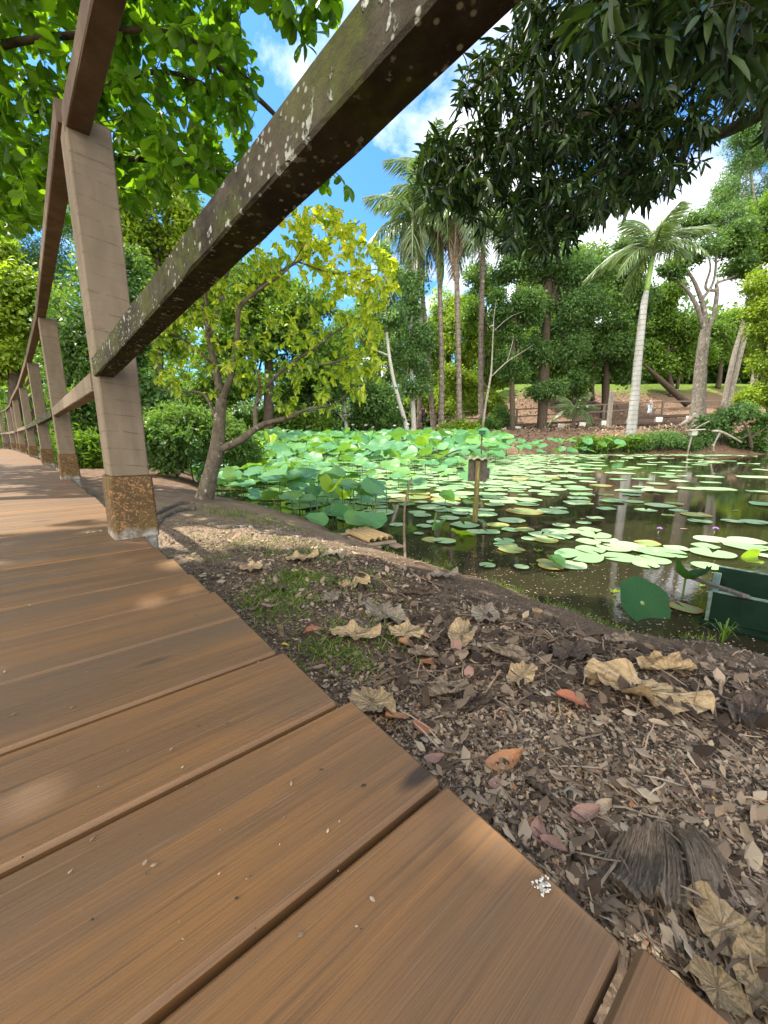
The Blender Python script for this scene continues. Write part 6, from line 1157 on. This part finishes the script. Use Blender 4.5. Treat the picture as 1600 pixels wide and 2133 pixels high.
Pw = np.array([np.array(POND[i]) for i in range(5, 17)]); q = RNG.uniform(0, len(Pw)-1.001, 3400); i_ = q.astype(int); f = (q-i_)[:, None]; E = Pw[i_]*(1-f)+Pw[i_+1]*f+RNG.normal(0, .028, (3400, 2)); E = np.stack([E[:, 0], E[:, 1], gz(E[:, 0], E[:, 1])], 1); E = E[(pond_dist(E[:, 0], E[:, 1]) > -.025) & (np.sin(E[:, 0]*11)+np.sin(E[:, 0]*23+2)+RNG.normal(0, .5, len(E)) > .1)]; m_ = len(E)
V, F, At = leaves(E, unit(RNG.normal(size=(m_, 3))*.6+np.array([.1, .2, .8])), rdir(m_), RNG.uniform(.012, .036, m_), (np.array([(0, .05, 0), (0, -.05, 0), (.55, .05, -.10), (.55, -.05, -.10), (1, 0, -.38), (1, .002, -.38)]), np.array([[0, 1, 3, 2], [2, 3, 4, 5]])))
tag(link('grass', mesh('grass', V, [F], {'leaf': At}, False, M['lf_grass'])), 'fringe of fresh grass along the waterline', 'grass', kind='stuff')
def tuft(px, py, hpx, n, label):
    c = atg(px, py); h = hpx/FPX*depth_of(c); mb = MB()
    for i in range(n):
        a = random.uniform(0, 6.28); l = random.uniform(.1, 1.); d = np.array([math.cos(a), math.sin(a), 0]); s_ = np.array([-d[1], d[0], 0]); L = h*random.uniform(.6, 1.1); pts = [d*0, d*L*.2*l+np.array([0, 0, L*.55]), d*L*.5*l+np.array([0, 0, L*(.95-.25*l)]), d*L*.95*l+np.array([0, 0, L*(1.05-.8*l)])]; w_ = h*.022
        V = [p+s_*w_*k*sg for p, k in zip(pts, (1, 1, .7, .05)) for sg in (-1, 1)]; mb.add(np.array(V), [[0, 1, 3, 2], [2, 3, 5, 4], [4, 5, 7, 6]])
    tag(link('grass_tuft', mb.mesh('grass_tuft', M['lf_grass'], False), None, tuple(c)), label, 'grass tuft', 'grass tufts by the water')
tuft(1505, 1346, 66, 26, 'arching grass tuft growing in front of the green punt'); tuft(1275, 1303, 26, 20, 'low grass tuft at the waterline left of the punt'); tuft(1140, 1262, 22, 16, 'small grass tuft on the muddy shore below the browning pads'); tuft(935, 1190, 26, 18, 'grass tuft on the bank right of the thin stake')
# little floating water plants
for px, py, w_ in ((1120, 1150, 26), (1460, 1222, 22), (1108, 1178, 16), (1022, 1170, 18), (1280, 1236, 34), (962, 1120, 30), (935, 1240, 1)):
    if w_ < 2: continue
    c = atz(px, py, WATER+.003); r = w_/2/FPX*depth_of(c); mb = MB()
    for i in range(9):
        a = i*2.4; d = np.array([math.cos(a), math.sin(a), .5+.3*(i % 3)]); d /= np.linalg.norm(d); s_ = unit(np.cross(d, (0, 0, 1))); L = r*(1-.05*i); mb.add(np.array([d*0, d*L*.55+s_*L*.28, d*L, d*L*.55-s_*L*.28]), [[0, 1, 2, 3]], np.tile([.4+.1*(i % 4), 0, 0, .5], (4, 1)))
    tag(link('water_lettuce', mb.mesh('water_lettuce', M['lf_c'], False), None, tuple(c)), 'tiny rosette of bright floating leaves between pads and shore', 'water plant', 'floating rosettes near the shore')
